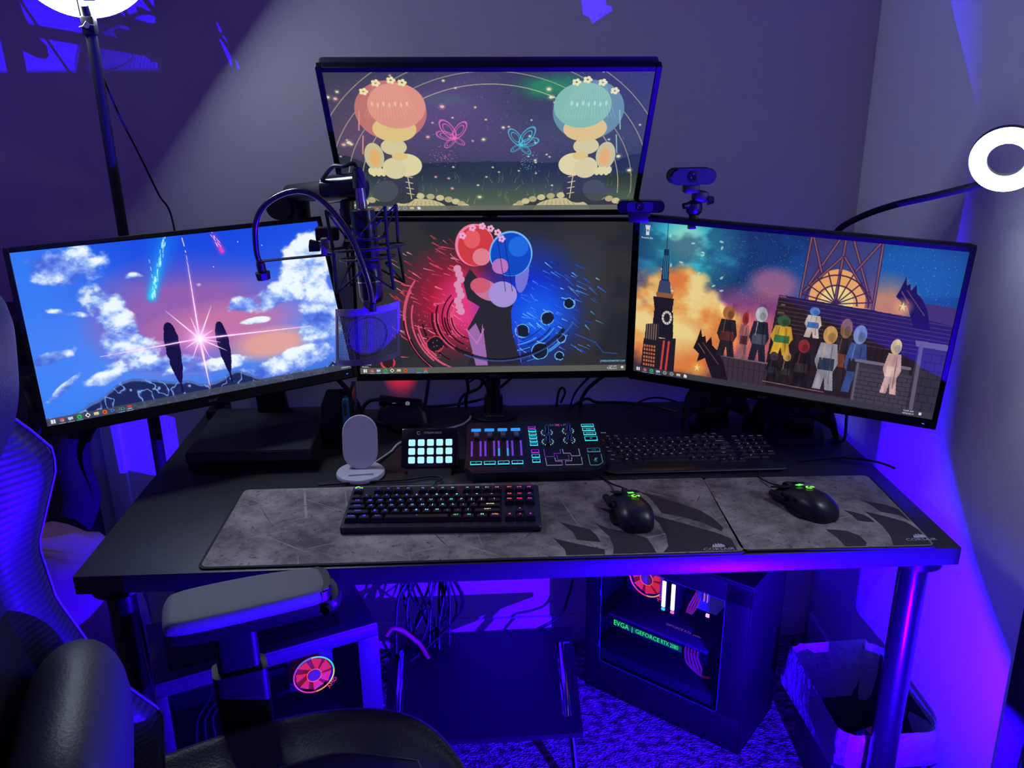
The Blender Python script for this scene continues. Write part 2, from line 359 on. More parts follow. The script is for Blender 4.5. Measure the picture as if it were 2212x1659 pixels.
def taskbar(A, c, k, icons, x0=0.0):
    mixin(A, c, (V > 0.958) * k)
    for i, ic in enumerate(icons):
        x = x0 + 0.019 + i * 0.0248; y = 0.978
        if i == 0:
            for a_, b_ in ((-1, -1), (1, -1), (-1, 1), (1, 1)): poly(A, [(x + a_ * .0032 - .0026, y + b_ * .006 - .005), (x + a_ * .0032 + .0026, y + b_ * .006 - .005), (x + a_ * .0032 + .0026, y + b_ * .006 + .005), (x + a_ * .0032 - .0026, y + b_ * .006 + .005)], col(225, 230, 240))
        elif ic == 'wheel':
            disc(A, x, y, .0065, .0115, col(225, 70, 55)); poly(A, [(x - .006, y), (x, y + .011), (x, y)], col(60, 170, 80)); poly(A, [(x + .001, y - .003), (x + .006, y), (x + .001, y + .010)], col(250, 205, 60)); disc(A, x, y, .0027, .0048, col(70, 130, 240))
        elif ic == 'green': disc(A, x, y, .0066, .0118, col(30, 215, 96)); [line(A, x - .003, y + o, x + .003, y + o + .001, .0009, col(20, 40, 25)) for o in (-.004, 0, .004)]
        elif ic == 'folder': poly(A, [(x - .007, y - .008), (x + .007, y - .008), (x + .007, y + .009), (x - .007, y + .009)], col(245, 210, 110)); poly(A, [(x - .006, y), (x + .006, y), (x + .006, y + .007), (x - .006, y + .007)], col(150, 190, 235))
        elif ic == 'ring': disc(A, x, y, .0066, .0115, col(230, 230, 235)); disc(A, x, y, .0048, .0086, col(35, 35, 40)); disc(A, x, y, .002, .0035, col(200, 200, 205))
        elif ic == 'diamond': poly(A, [(x - .008, y), (x, y - .014), (x + .008, y), (x, y + .014)], col(240, 240, 240)); disc(A, x, y, .0035, .006, col(20, 20, 20))
        elif ic == 'orange': disc(A, x, y, .0066, .0118, col(235, 95, 50)); disc(A, x, y, .0025, .0045, col(60, 20, 15))
        elif ic == 'blue': poly(A, [(x - .006, y - .010), (x + .007, y), (x - .006, y + .010)], col(60, 120, 235)); disc(A, x - .002, y, .002, .004, col(15, 30, 70))
        elif ic == 'red': poly(A, [(x - .007, y - .010), (x + .007, y - .010), (x + .007, y + .001), (x - .007, y + .001)], col(225, 60, 60)); poly(A, [(x - .007, y + .004), (x + .007, y + .004), (x + .007, y + .008), (x - .007, y + .008)], col(230, 225, 225))
        elif ic == 'frame': poly(A, [(x - .007, y - .008), (x + .007, y - .008), (x + .007, y + .008), (x - .007, y + .008)], col(80, 150, 130)); poly(A, [(x - .0055, y - .005), (x + .0055, y - .005), (x + .0055, y + .005), (x - .0055, y + .005)], col(30, 50, 50)); disc(A, x, y, .002, .0035, col(90, 190, 160))
        elif ic == 'chat': poly(A, [(x - .007, y - .009), (x + .007, y - .009), (x + .007, y + .006), (x, y + .006), (x - .004, y + .011), (x - .005, y + .006), (x - .007, y + .006)], col(190, 205, 240))
        elif ic == 'page': poly(A, [(x - .005, y - .010), (x + .003, y - .010), (x + .006, y - .004), (x + .006, y + .010), (x - .005, y + .010)], col(235, 235, 235))
        if i in (1, 2, 3, 8, 9): poly(A, [(x - .009, .9955), (x + .009, .9955), (x + .009, 1), (x - .009, 1)], col(120, 160, 215))

def pic_left():
    A = ramp(V, [(0, (28, 82, 232)), (0.3, (58, 100, 232)), (0.55, (105, 130, 235)), (0.8, (90, 140, 245)), (1, (60, 110, 225))])
    n = fbm(3, 4, 3, 6, 0.55); n2 = fbm(9, 6, 4, 6, 0.6)
    mixin(A, col(58, 130, 250), ss(0.45, 0.0, U) * 0.8)
    mixin(A, col(150, 95, 175), np.clip(blob(0.48, 0.48, 0.34, 0.40, 0.7) * 1.4, 0, 0.95)); mixin(A, col(205, 120, 165), np.clip(blob(0.60, 0.58, 0.30, 0.17, 0.8) * 1.2, 0, 0.8))
    mixin(A, col(238, 165, 150), np.clip(blob(0.74, 0.75, 0.17, 0.12, 0.8) * 1.5, 0, 0.9)); mixin(A, col(25, 70, 225), np.clip(blob(0.60, 0.0, 0.45, 0.34, 0.8), 0, 0.85))
    # clouds: one bank on the left falling to the right, one on the right
    n3 = fbm(11, 14, 10, 5, 0.6)
    def cloud(cx, cy, rx, ry, th, tilt=0.0, sh=1.0):
        yc = V - (cy + tilt * (U - cx)); b_ = 1 - ((U - cx) / rx) ** 2 - (yc / ry) ** 2; f = n * .55 + n3 * .45
        m = ss(th, th + 0.15, f + 0.34 * np.clip(b_, -2, 1)); lit = ss(0.40, 0.72, n2 * .4 + n3 * .6 + 0.20 * (-(yc) / ry) * 0.5 + .06)
        mixin(A, ramp(lit, [(0, (66, 100, 215)), (0.4, (112, 146, 238)), (0.75, (170, 198, 250)), (1, (238, 248, 255))]), m * sh)
    cloud(0.15, 0.14, 0.17, 0.17, 0.58, .3); cloud(0.22, 0.30, 0.13, 0.16, 0.58, 0.9); cloud(0.27, 0.47, 0.10, 0.15, 0.60, 0.9); cloud(0.30, 0.64, 0.12, 0.15, 0.58, 0.6); cloud(0.12, 0.38, 0.08, 0.035, 0.62, .5); cloud(0.34, .22, .05, .035, .62)
    cloud(0.92, 0.30, 0.13, 0.22, 0.58, -0.6); cloud(0.80, 0.44, 0.13, 0.10, 0.58, -.4); cloud(0.67, 0.47, 0.08, 0.07, 0.60); cloud(0.70, 0.59, 0.06, 0.025, 0.62); cloud(0.94, 0.62, 0.10, 0.24, 0.58, -.3); cloud(0.78, 0.88, 0.24, 0.07, 0.57, -.25); cloud(0.36, 0.76, 0.18, 0.08, 0.57, .2); cloud(0.06, 0.62, 0.09, 0.045, 0.60, -0.3)
    cloud(0.07, 0.80, 0.08, 0.03, 0.60, -1.2); cloud(0.20, 0.78, 0.09, 0.05, 0.60, -.2); cloud(0.54, 0.32, 0.03, 0.03, 0.66); cloud(0.50, .82, .2, .05, .60)
    # comets
    d, t = seg_d(0.382, 0.355, 0.470, -0.02)
    mixin(A, col(20, 150, 255), np.exp(-(d / (0.03 + 0.05 * t)) ** 2) * 0.75 * (1 - 0.5 * t)); mixin(A, col(40, 225, 255), np.exp(-(d / 0.022) ** 2) * (1 - t) ** 1.5 * 0.9)
    rs = np.random.RandomState(5)
    for k in range(60):
        q = rs.rand(); x = 0.382 + 0.088 * q + rs.randn() * 0.004; y = 0.37 - 0.39 * q; line(A, x, y, x + 0.003, y - 0.02, 0.0013, col(190, 255, 255))
    for q in range(5): line(A, 0.400 - 0.001 * q, 0.13 + q * 0.045, 0.400 - 0.001 * q, 0.15 + q * 0.045, 0.0012, col(210, 250, 255))
    line(A, 0.519, 0.02, 0.520, 0.07, 0.0022, col(255, 225, 255)); line(A, 0.520, 0.10, 0.520, 0.11, 0.002, col(255, 235, 255))
    d, t = seg_d(0.640, 0.127, 0.617, -0.02); mixin(A, col(255, 70, 190), np.exp(-(d / 0.018) ** 2) * (1 - t) * 0.95)
    for k in range(16):
        q = rs.rand(); x = 0.640 - 0.024 * q + rs.randn() * 0.003; y = 0.13 - 0.15 * q; line(A, x, y, x - .003, y - .015, 0.0013, col(255, 210, 250))
    for x, y in ((0.60, .22), (0.70, .08), (.78, .12), (.92, .08)): disc(A, x, y, .002, .0035, col(220, 240, 255))
    # hill of rocks along the bottom
    hh = 0.965 - 0.14 * np.exp(-((U - 0.27) / 0.12) ** 2) - 0.05 * np.exp(-((U - 0.44) / 0.08) ** 2) - 0.08 * np.exp(-((U - 0.60) / 0.06) ** 2) - 0.02 * np.exp(-((U - 0.78) / 0.06) ** 2) - 0.05 * np.exp(-((U - 0.95) / 0.04) ** 2) + 0.03 * (fbm(21, 22, 2, 3)[0][None, :] - 0.5)
    m = ss(hh - 0.004, hh + 0.004, V); rk = fbm(31, 26, 12, 3, 0.6); rim = np.abs(rk - 0.5)
    mixin(A, ramp(ss(0.0, 0.07, rim), [(0, (140, 175, 235)), (0.35, (50, 70, 140)), (1, (30, 40, 92))]), m)
    mixin(A, col(120, 160, 235), np.clip(m - ss(hh + 0.008, hh + 0.02, V), 0, 1) * 0.6)
    # generic stand-ins: two slender dark cypress trees on the hill
    dk = col(22, 16, 70)
    for cx, base, top, wd in ((0.412, 0.95, 0.52, 0.024), (0.575, 0.94, 0.56, 0.020)):
        line(A, cx, base, cx, base - 0.08, 0.005, dk)
        edge_n = fbm(int(cx * 999), 60, 30, 2) * 0.25
        q = (V - top) / (base - 0.05 - top); wv = wd * np.clip(np.sin(np.clip(q, 0, 1) ** 0.7 * PI), 0, 1) ** 0.6 * (0.85 + edge_n)
        mixin(A, dk, ((q > 0) & (q < 1) & (np.abs(U - cx) < wv)).astype(float))
    # the star of light
    cx, cy = 0.502, 0.648; mg = col(255, 130, 255); wh = col(255, 250, 255)
    line(A, cx, cy, 0.520, 0.13, 0.0042, wh, taper=0.85, gl=0.012, gc=mg); line(A, cx, cy, 0.500, 0.97, 0.007, wh, taper=0.95, gl=0.016, gc=mg)
    line(A, cx, cy, 0.19, 0.66, 0.0035, wh, taper=0.9, gl=0.010, gc=mg); line(A, cx, cy, 0.886, 0.68, 0.0042, wh, taper=0.8, gl=0.010, gc=mg)
    for a_, r_ in ((-128, 0.25), (-60, 0.22), (35, 0.17), (120, 0.13), (155, 0.10), (20, 0.12), (-100, 0.14), (75, .12), (-25, .1)):
        ex, ey = cx + r_ * math.cos(math.radians(a_)) / AS, cy + r_ * math.sin(math.radians(a_)); line(A, cx, cy, ex, ey, 0.005, wh, taper=0.95, gl=0.006, gc=mg)
    dd = np.hypot((U - cx) * AS, V - cy); mixin(A, col(255, 170, 255), np.exp(-(dd / 0.075) ** 2) * 0.75); mixin(A, wh, np.exp(-(dd / 0.035) ** 2))
    taskbar(A, col(70, 74, 92), 0.85, ['win', 'wheel', 'chat', 'green', 'diamond', 'folder', 'orange', 'blue', 'frame', 'red'])
    return A
def pic_top():
    n = fbm(41, 3, 2, 5); n2 = fbm(42, 8, 5, 4)
    A = ramp(V, [(0, (62, 66, 84)), (0.45, (72, 78, 96)), (0.62, (60, 68, 82)), (0.75, (66, 82, 78)), (1, (96, 112, 96))])
    mixin(A, col(104, 84, 138), np.clip(blob(0.32, 0.2, 0.3, 0.4) * 1.2 * n * 1.6, 0, 0.8)); mixin(A, col(128, 84, 120), np.clip(blob(0.05, 0.35, 0.25, 0.4) * 1.2 * n * 1.6, 0, 0.7))
    mixin(A, col(90, 74, 120), np.clip(blob(0.45, 0.5, 0.35, 0.25) * 1.2, 0, 0.5)); mixin(A, col(50, 140, 84), np.clip(blob(0.68, 0.09, 0.13, 0.11) * 2.2 * n2 * 1.3, 0, 0.95)); mixin(A, col(80, 120, 110), np.clip(blob(0.36, 0.18, 0.1, 0.05) * 2 * n2, 0, 0.8))
    rs = np.random.RandomState(8)
    for k in range(420): 
        x, y = rs.randint(0, W), rs.randint(0, int(H * .6)); A[y, x] = A[y, x] * 0.4 + 0.6 * (0.6 + 0.3 * rs.rand())
    hill = 0.60 + 0.05 * np.abs(U - 0.5) - 0.08 * ss(0.12, 0.0, U) - 0.08 * ss(0.88, 1.0, U) + 0.01 * fbm(5, 60, 2, 2)[0][None, :]
    mixin(A, col(44, 54, 66), ss(hill, hill + 0.01, V) * ss(0.9, 0.62, V))
    for k in range(420):
        x = rs.rand(); y = 0.70 + 0.26 * rs.rand(); h = 0.02 + 0.05 * rs.rand(); c = ramp(np.array(rs.rand()), [(0, (66, 92, 80)), (1, (150, 172, 120))]) * (0.75 + 0.4 * (y - 0.7) / .26)
        line(A, x, y, x + rs.randn() * 0.006, y - h, 0.0022, c, 0.8, taper=0.9) if k % 3 == 0 else None
    cr = col(225, 220, 160)
    for r_ in (0.78, 0.86, 0.96, 1.06): arc(A, 0.5, 0.86, r_, 180, 360, 0.0022, cr, 0.6 if r_ > .8 else 0.75)
    for k in range(75):
        x, y = rs.rand(), rs.rand() * 0.9; s_ = 0.0028 + 0.005 * rs.rand() ** 3; c = col(255, 190, 180) if (x < 0.45 and rs.rand() < .7) else col(245, 240, 180)
        if x > .6 and rs.rand() < .4: c = col(180, 240, 210)
        mixin(A, c, blob(x, y, s_ * 2.4, s_ * 2.4 * AS) * 0.5); disc(A, x, y, s_, s_ * AS * .8, c, 0.95)
    def butterfly(x, y, s_, c, fl):
        for a_, l_, w_ in ((-60, 1.0, 0.42), (-20, 0.75, 0.36), (-120, 0.9, 0.36), (50, 0.6, 0.25), (140, .5, .22)):
            ex, ey = x + fl * s_ * l_ * math.cos(math.radians(a_)) / AS * .55, y + s_ * l_ * math.sin(math.radians(a_)) * .55; r = math.atan2(ey - y, (ex - x) * AS)
            for sc_, k in ((1.0, 1), (0.6, 1)):
                dx = (U - ex) * AS; dy = V - ey; ca, sa = math.cos(r), math.sin(r); d = np.sqrt(((dx * ca + dy * sa) / (s_ * l_ * .55 * sc_)) ** 2 + ((-dx * sa + dy * ca) / (s_ * w_ * .6 * sc_)) ** 2)
                mixin(A, c, np.exp(-((d - 1) / 0.09) ** 2) * 0.95)
    butterfly(0.385, 0.44, 0.13, col(255, 120, 200), -1); butterfly(0.600, 0.49, 0.13, col(80, 210, 235), 1)
    for k in range(50): x, y = 0.35 + rs.randn() * .025, .56 + rs.randn() * .04; disc(A, x, y, .0012, .002, col(255, 130, 190))
    for k in range(50): x, y = 0.625 + rs.randn() * .02, .62 + rs.randn() * .05; disc(A, x, y, .0012, .002, col(120, 220, 235))
    # generic stand-ins: two big glowing mushrooms, one pink, one teal, with ruffled pale skirts
    def shroom(cx, c1, c2, c3, fl):
        cream = col(236, 226, 172); tan = col(236, 206, 136); dkk = col(60, 64, 76); gry = col(118, 116, 120)
        disc(A, cx + fl * 0.03, 1.0, 0.205, 0.135, gry * .8); disc(A, cx + fl * 0.03, 1.0, 0.19, 0.115, dkk)
        for k in range(17): a_ = PI * (k + .5) / 17; disc(A, cx + fl * .03 - .198 * math.cos(a_), 1.0 - .125 * math.sin(a_), 0.014, 0.024, cream * (.80 + .1 * (k % 2)))
        disc(A, cx + fl * .06, 1.0, .10, .10, cream * .88)
        for k in range(8): line(A, cx + fl * (0.0 + .02 * k), 1.0, cx + fl * (0.03 + .013 * k), 0.92, .0016, tan * .7)
        disc(A, cx + fl * .005, 0.80, 0.058, 0.14, dkk); disc(A, cx - fl * .05, .84, .040, .09, col(78, 84, 92), 1, .5 * fl); line(A, cx + fl * .03, .70, cx + fl * .035, .90, .0022, cream)
        for k in range(4): line(A, cx + fl * .022, .72 + .045 * k, cx + fl * .045, .73 + .045 * k, .003, cream * .9)
        disc(A, cx - fl * 0.072, 0.57, 0.032, 0.10, cream * 0.90); disc(A, cx - fl * 0.070, 0.58, 0.018, 0.065, col(242, 186, 116))
        disc(A, cx + fl * 0.032, 0.635, 0.050, 0.085, cream); disc(A, cx - fl * .010, 0.66, 0.040, 0.080, cream * .97); disc(A, cx - fl * .004, .50, .042, .06, cream * .95); disc(A, cx + fl * .012, .57, .026, .03, tan)
        for k in range(6): disc(A, cx - fl * (.090 - .008 * k), 0.68 + .012 * (k % 2), .009, .028, cream)
        disc(A, cx, 0.255, 0.112, 0.200, c1); disc(A, cx + fl * .005, 0.375, 0.070, 0.090, tan); disc(A, cx + fl * .020, 0.22, 0.090, 0.150, c2)
        for k in range(17): x = cx - 0.085 + 0.0107 * k; line(A, x, 0.30, cx + (x - cx) * .5, 0.08, .0010, c3, .4)
        for k in range(7): disc(A, cx - 0.055 + .018 * k, 0.205 + .008 * (k % 2), .004, .016, c3, .8)
        for k, (ox, oy) in enumerate(((-.075, .125), (-.035, .072), (.012, .055), (.045, .07))):
            for a_ in range(5): disc(A, cx + ox * fl + .009 * math.cos(a_ * 1.257), oy + .014 * math.sin(a_ * 1.257), .0055, .010, col(250, 242, 180))
        for q in (.25, .42): line(A, cx - fl * .098, q, cx - fl * .108, q + .13, .003, c2)
    shroom(0.190, col(202, 126, 118), col(236, 158, 140), col(255, 205, 175), 1); shroom(0.810, col(112, 152, 168), col(140, 200, 178), col(200, 238, 215), -1)
    taskbar(A, col(112, 116, 108), 0.9, ['win', 'wheel', 'green', 'chat', 'ring', 'ring', 'folder', 'page'], 0.055)
    return A
def pic_mid():
    A = np.zeros((H, W, 3)) + col(50, 50, 56); n = fbm(61, 5, 3, 5)
    mixin(A, col(40, 42, 50), ss(0.4, 0.7, n)); mixin(A, col(64, 68, 80), np.clip(blob(0.83, 0.45, 0.12, 0.5) * 1.2 * n * 1.4, 0, 0.6)); mixin(A, col(58, 60, 72), blob(0.66, .2, .2, .25) * .7)
    rs = np.random.RandomState(14)
    mixin(A, col(205, 25, 65), np.clip(blob(0.36, 0.52, 0.24, 0.42) * 1.25, 0, 0.85)); mixin(A, col(245, 70, 150), np.clip(blob(0.40, 0.55, 0.14, 0.28) * 1.2, 0, 0.8))
    mixin(A, col(20, 55, 235), np.clip(blob(0.63, 0.55, 0.23, 0.50) * 1.35, 0, 0.9)); mixin(A, col(30, 110, 255), np.clip(blob(0.66, 0.62, 0.16, 0.25) * 1.1, 0, 0.75))
    # flame-like streaks
    for k in range(230):
        r = rs.rand(); left = k % 2 == 0; t = rs.rand()
        if left: x, y = 0.36 - 0.24 * t ** 1.3, 0.10 + 0.75 * rs.rand(); x += 0.0; a_ = math.radians(28 + 20 * rs.randn() * .5); c = ramp(np.array(rs.rand()), [(0, (225, 35, 60)), (.5, (255, 80, 110)), (1, (255, 170, 190))]); y = .06 + (0.36 - x) * .9 * rs.rand() + rs.rand() * .75
        else: x = 0.58 + 0.30 * t ** 1.4; y = 0.25 + rs.rand() * 0.6; a_ = math.radians(32 + 16 * rs.randn() * .6); c = ramp(np.array(rs.rand()), [(0, (25, 70, 240)), (.5, (50, 130, 255)), (1, (150, 220, 255))])
        if y > .93: continue
        L_ = 0.02 + 0.07 * rs.rand(); line(A, x, y, x + (L_ * math.cos(a_)) / AS, y + L_ * math.sin(a_), 0.003 * rs.rand() + 0.0012, c, .85, taper=.8)
    for k in range(26):       # curling rings of the left swirl
        r_ = 0.16 + 0.34 * rs.rand(); a0 = 95 + 60 * rs.rand(); arc(A, 0.44, 0.62, r_, a0, a0 + 25 + 60 * rs.rand(), 0.0025 + .004 * rs.rand(), col(35, 14, 28) if k % 2 else col(240, 90, 130), .9, 0.92)
    for k in range(14):
        r_ = 0.20 + 0.28 * rs.rand(); a0 = 20 + 50 * rs.rand(); arc(A, 0.55, 0.58, r_, a0, a0 + 20 + 30 * rs.rand(), 0.002 + .003 * rs.rand(), col(20, 25, 50) if k % 2 else col(80, 170, 255), .9, 0.8)
    for x, y, r_ in ((.776, .534, .036), (.695, .63, .045), (.603, .713, .048), (.671, .858, .058), (.75, .77, .03), (.497, .83, .038), (.279, .80, .055), (.104, .92, .045), (.745, .89, .03)):
        c = col(240, 70, 90) if x < .45 else col(110, 190, 255)
        disc(A, x, y, r_ / AS, r_, col(24, 26, 40) if x > .25 else col(45, 30, 35), .9)
        for q in range(7): a0 = rs.rand() * 360; arc(A, x, y, r_ * (0.86 + .2 * rs.rand()), a0, a0 + 50 + 50 * rs.rand(), .0026, c, .95)
    line(A, .80, .74, .88, .80, .003, col(50, 90, 190), .8); line(A, .88, .80, .91, .87, .0025, col(50, 90, 190), .8); line(A, .91, .87, .965, .88, .002, col(60, 100, 200), .8)
    for k in range(60): x = rs.rand() * .36 + .22; disc(A, x, .6 + rs.rand() * .3, .0016, .003, col(255, 110, 130))
    # generic stand-ins: a red globe and a blue globe leaning together over a dark bell shape
    dk = col(44, 42, 54)
    poly(A, [(.455, .40), (.52, .42), (.585, .45), (.56, .58), (.565, .72), (.60, .95), (.40, .95), (.43, .80), (.40, .70), (.445, .55), (.40, .50), (.385, .38), (.41, .30)], dk)
    for k in range(9): disc(A, .365 + .006 * (k % 3), .30 + .035 * k, .014, .024, col(225, 150, 190))
    disc(A, .47, .44, .058, .062, col(205, 120, 160), 1, .5); disc(A, .53, .47, .052, .085, col(170, 150, 225), 1, .3); disc(A, .447, .41, .036, .05, col(215, 95, 120)); disc(A, .60, .33, .024, .13, col(120, 120, 225), 1, .1)
    poly(A, [(.40, .72), (.43, .66), (.45, .74), (.455, .66), (.475, .95), (.43, .95)], col(160, 110, 180))
    line(A, .395, .70, .435, .80, .003, col(220, 120, 200)); line(A, .435, .80, .46, .70, .003, col(220, 120, 200)); line(A, .58, .66, .60, .93, .003, col(90, 90, 230))
    dy_ = -.045
    disc(A, .428, .150, .070, .135, col(250, 130, 170)); disc(A, .432, .155, .064, .127, col(214, 62, 70)); disc(A, .418, .11, .03, .06, col(238, 96, 104)); disc(A, .452, .225, .032, .055, col(232, 130, 150))
    disc(A, .558, .205, .078, .145, col(130, 190, 255)); disc(A, .558, .210, .073, .138, col(20, 78, 205)); disc(A, .585, .16, .036, .065, col(35, 110, 235)); disc(A, .520, .285, .030, .050, col(190, 120, 200))
    for x, y in ((.385, .09), (.42, .04), (.455, .03), (.485, .045), (.51, .07), (.525, .11)): 
        for a_ in range(5): disc(A, x + .008 * math.cos(a_ * 1.257), y + .014 * math.sin(a_ * 1.257), .0055, .009, col(245, 175, 220))
    for x in (.51, .535): line(A, x, .12, x + .03, .45, .0016, col(25, 30, 90))
    arc(A, .52, .42, .52, 35, 125, .012, col(24, 22, 34), .8, .95); arc(A, .52, .40, .56, 30, 115, .004, col(70, 110, 210), .7, .93)
    taskbar(A, col(98, 98, 92), 0.95, ['win', 'wheel', 'chat', 'green', 'diamond', 'folder', 'orange', 'blue', 'frame', 'red'])
    for x in (.93, .94): disc(A, x, .978, .002, .004, col(210, 210, 210))
    poly(A, [(.982, .968), (.99, .968), (.99, .984), (.982, .984)], col(225, 225, 225))
    return A
def pic_right():
    n = fbm(71, 4, 3, 6, .55); n2 = fbm(72, 7, 5, 5, .6)
    A = ramp(V, [(0, (24, 62, 128)), (.35, (30, 84, 150)), (.6, (110, 70, 120)), (1, (60, 44, 60))])
    mixin(A, col(66, 210, 225), np.clip(blob(.17, .12, .2, .34, .7) * 1.7 * (n2 + .25), 0, .98)); mixin(A, col(160, 235, 205), np.clip(blob(.16, .10, .08, .16) * 1.4, 0, .8))
    mixin(A, col(24, 46, 92), ss(.48, .62, fbm(75, 6, 5, 5)) * ss(.6, .4, V) * .55); mixin(A, col(30, 110, 190), np.clip(blob(.85, .15, .25, .3) * 1.1, 0, .7))
    mixin(A, col(150, 74, 132), np.clip(blob(.42, .50, .25, .2) * 1.6, 0, .85)); mixin(A, col(225, 110, 110), np.clip(blob(.38, .66, .2, .22) * 1.5, 0, .85))
    cl = ss(.40, .62, n + .42 * np.clip(1 - ((U - .13) / .27) ** 2 - ((V - .66) / .30) ** 2, -1, 1)); mixin(A, ramp(ss(.3, .7, n2), [(0, (236, 130, 70)), (.5, (248, 178, 96)), (1, (255, 226, 150))]), cl)
    mixin(A, col(255, 236, 150), np.clip(blob(.16, .72, .12, .2) * 1.5, 0, .9)); mixin(A, col(238, 116, 60), np.clip(blob(.22, .86, .17, .16) * 1.2 * (n2 + .3), 0, .85))
    cl = np.clip(blob(.80, .42, .12, .28) * 2.0 * (n + .2), 0, .95); mixin(A, col(245, 150, 70), cl * .85); mixin(A, col(200, 110, 130), np.clip(blob(.46, .30, .1, .12) * 1.4, 0, .7)); mixin(A, col(255, 190, 90), np.clip(blob(.77, .50, .06, .12) * 1.6, 0, .9))
    rs = np.random.RandomState(3)
    for k in range(900):
        x, y = int(W * (.16 + .82 * rs.rand())), int(H * .42 * rs.rand() ** .8); A[y, x] = A[y, x] * .45 + .55 * (.55 + .4 * rs.rand())
    for k in range(16): x, y = .08 + .26 * rs.rand(), .04 + .4 * rs.rand(); disc(A, x, y, .0035, .012, col(190, 235, 225), .8, rs.rand() * 2)
    # plain clock tower on the left
    dk = col(34, 26, 40); br = col(150, 96, 66)
    line(A, .098, 0, .098, .2, .0016, dk); poly(A, [(.090, .16), (.106, .16), (.112, .36), (.084, .36)], col(24, 50, 92)); 
    for x in (.092, .098, .104): line(A, x, .2, x, .35, .0012, col(80, 170, 210))
    poly(A, [(.080, .36), (.116, .36), (.122, .44), (.074, .44)], col(60, 70, 110)); poly(A, [(.070, .44), (.130, .44), (.126, .54), (.076, .54)], br); poly(A, [(.060, .47), (.134, .47), (.130, .56), (.068, .56)], dk)
    poly(A, [(.066, .56), (.134, .56), (.140, .74), (.062, .74)], col(30, 26, 44)); disc(A, .113, .60, .018, .046, col(235, 225, 210)); disc(A, .113, .60, .011, .030, col(40, 34, 50))
    for q in range(12): line(A, .113 + .011 * math.cos(q * .5236), .60 + .030 * math.sin(q * .5236), .113 + .017 * math.cos(q * .5236), .60 + .045 * math.sin(q * .5236), .0012, col(40, 34, 50))
    poly(A, [(.040, .66), (.088, .64), (.090, .76), (.036, .78)], col(48, 40, 50)); poly(A, [(.034, .76), (.150, .73), (.150, .965), (.028, .965)], col(36, 28, 44))
    for x in (.045, .053, .061, .069, .077): line(A, x, .655, x, .76, .0013, col(190, 160, 130))
    for i in range(5):
        for j in range(6): poly(A, [(.036 + i * .009, .80 + j * .026), (.042 + i * .009, .80 + j * .026), (.042 + i * .009, .816 + j * .026), (.036 + i * .009, .816 + j * .026)], col(200, 110, 70))
    for x in (.108, .126): line(A, x, .76, x - .006, .965, .006, col(220, 70, 60))
    # iron lattice window
    poly(A, [(.553, .0), (.764, .0), (.767, .38), (.556, .37)], col(92, 58, 92), .55)
    disc(A, .657, .36, .085, .19, col(250, 176, 80)); disc(A, .657, .37, .05, .10, col(255, 226, 130)); poly(A, [(.54, .375), (.78, .385), (.78, .60), (.54, .60)], col(44, 32, 42))
    for P in (((.556, 0), (.545, .375)), ((.764, 0), (.767, .38)), ((.657, 0), (.653, .37)), ((.64, .0), (.553, .33)), ((.680, .0), (.757, .34)), ((.562, 0), (.60, .20)), ((.758, .0), (.700, .17)), ((.654, .10), (.556, .32)), ((.662, .10), (.750, .32))):
        line(A, *P[0], *P[1], .0085, col(58, 36, 40)); line(A, *P[0], *P[1], .0036, col(140, 92, 84))
    for a_ in range(-80, 81, 20): line(A, .657, .375, .657 + .19 * math.sin(math.radians(a_)) / AS, .375 - .19 * math.cos(math.radians(a_)), .0035, col(70, 40, 36))
    arc(A, .657, .375, .11, 180, 360, .004, col(70, 40, 36)); arc(A, .657, .375, .17, 180, 360, .004, col(70, 40, 36))
    # roofs and walls
    rf = col(42, 31, 41)
    poly(A, [(.480, .36), (1, .41), (1, .60), (.93, .95), (.46, .95), (.47, .60)], rf)
    for k in range(9): line(A, .480, .375 + k * .026, 1, .425 + k * .024, .0022, col(92, 66, 70), .8)
    for k in range(16): line(A, .62 + k * .018, .60, .62 + k * .018, .72, .0013, col(24, 18, 28), .8)
    for k in range(7): line(A, .485 + .008 * (k % 2), .37 + k * .05, .500, .37 + k * .05, .006, col(110, 78, 76))
    poly(A, [(.90, .31), (1, .32), (1, .42), (.91, .40)], col(70, 54, 78))
    poly(A, [(.30, .79), (.47, .80), (.47, .95), (.33, .95)], col(64, 50, 62)); line(A, .30, .795, .47, .805, .006, col(120, 100, 112))
    for k in range(9): line(A, .32 + k * .018, .81, .32 + k * .018, .95, .0013, col(36, 28, 38))
    line(A, .31, .86, .47, .865, .0012, col(36, 28, 38))
    for bx, by, s_ in ((.235, .74, 1.15), (.845, .26, 1.0)):   # rough dark outcrops with a spark
        P = [(-.01, -.02), (0, -.09), (.006, -.04), (.016, -.05), (.02, -.01), (.034, -.05), (.04, .0), (.06, .03), (.08, .09), (.10, .20), (.05, .20), (.03, .12), (.02, .08), (-.005, .11), (.0, .06), (-.02, .03)]; poly(A, [(bx + x * .95 * s_, by + y * s_) for x, y in P], col(30, 22, 32)); line(A, bx + .01, by - .01, bx + .07, by + .12, .003, col(92, 66, 70)); line(A, bx - .005, by, bx + .02, by + .06, .003, col(110, 80, 80))
        sx_, sy_ = (.232, .905) if by > .6 else (.851, .345)
        mixin(A, col(255, 180, 70), blob(sx_, sy_, .035, .06) * .9)
        for a_ in range(5): line(A, sx_, sy_, sx_ + .020 * math.sin(a_ * 1.257) / AS, sy_ - .026 * math.cos(a_ * 1.257), .006, col(255, 236, 150), 1, taper=.9)
    # generic stand-ins: a row of carved posts, urns and lanterns along the ledge
    rq = np.random.RandomState(4)
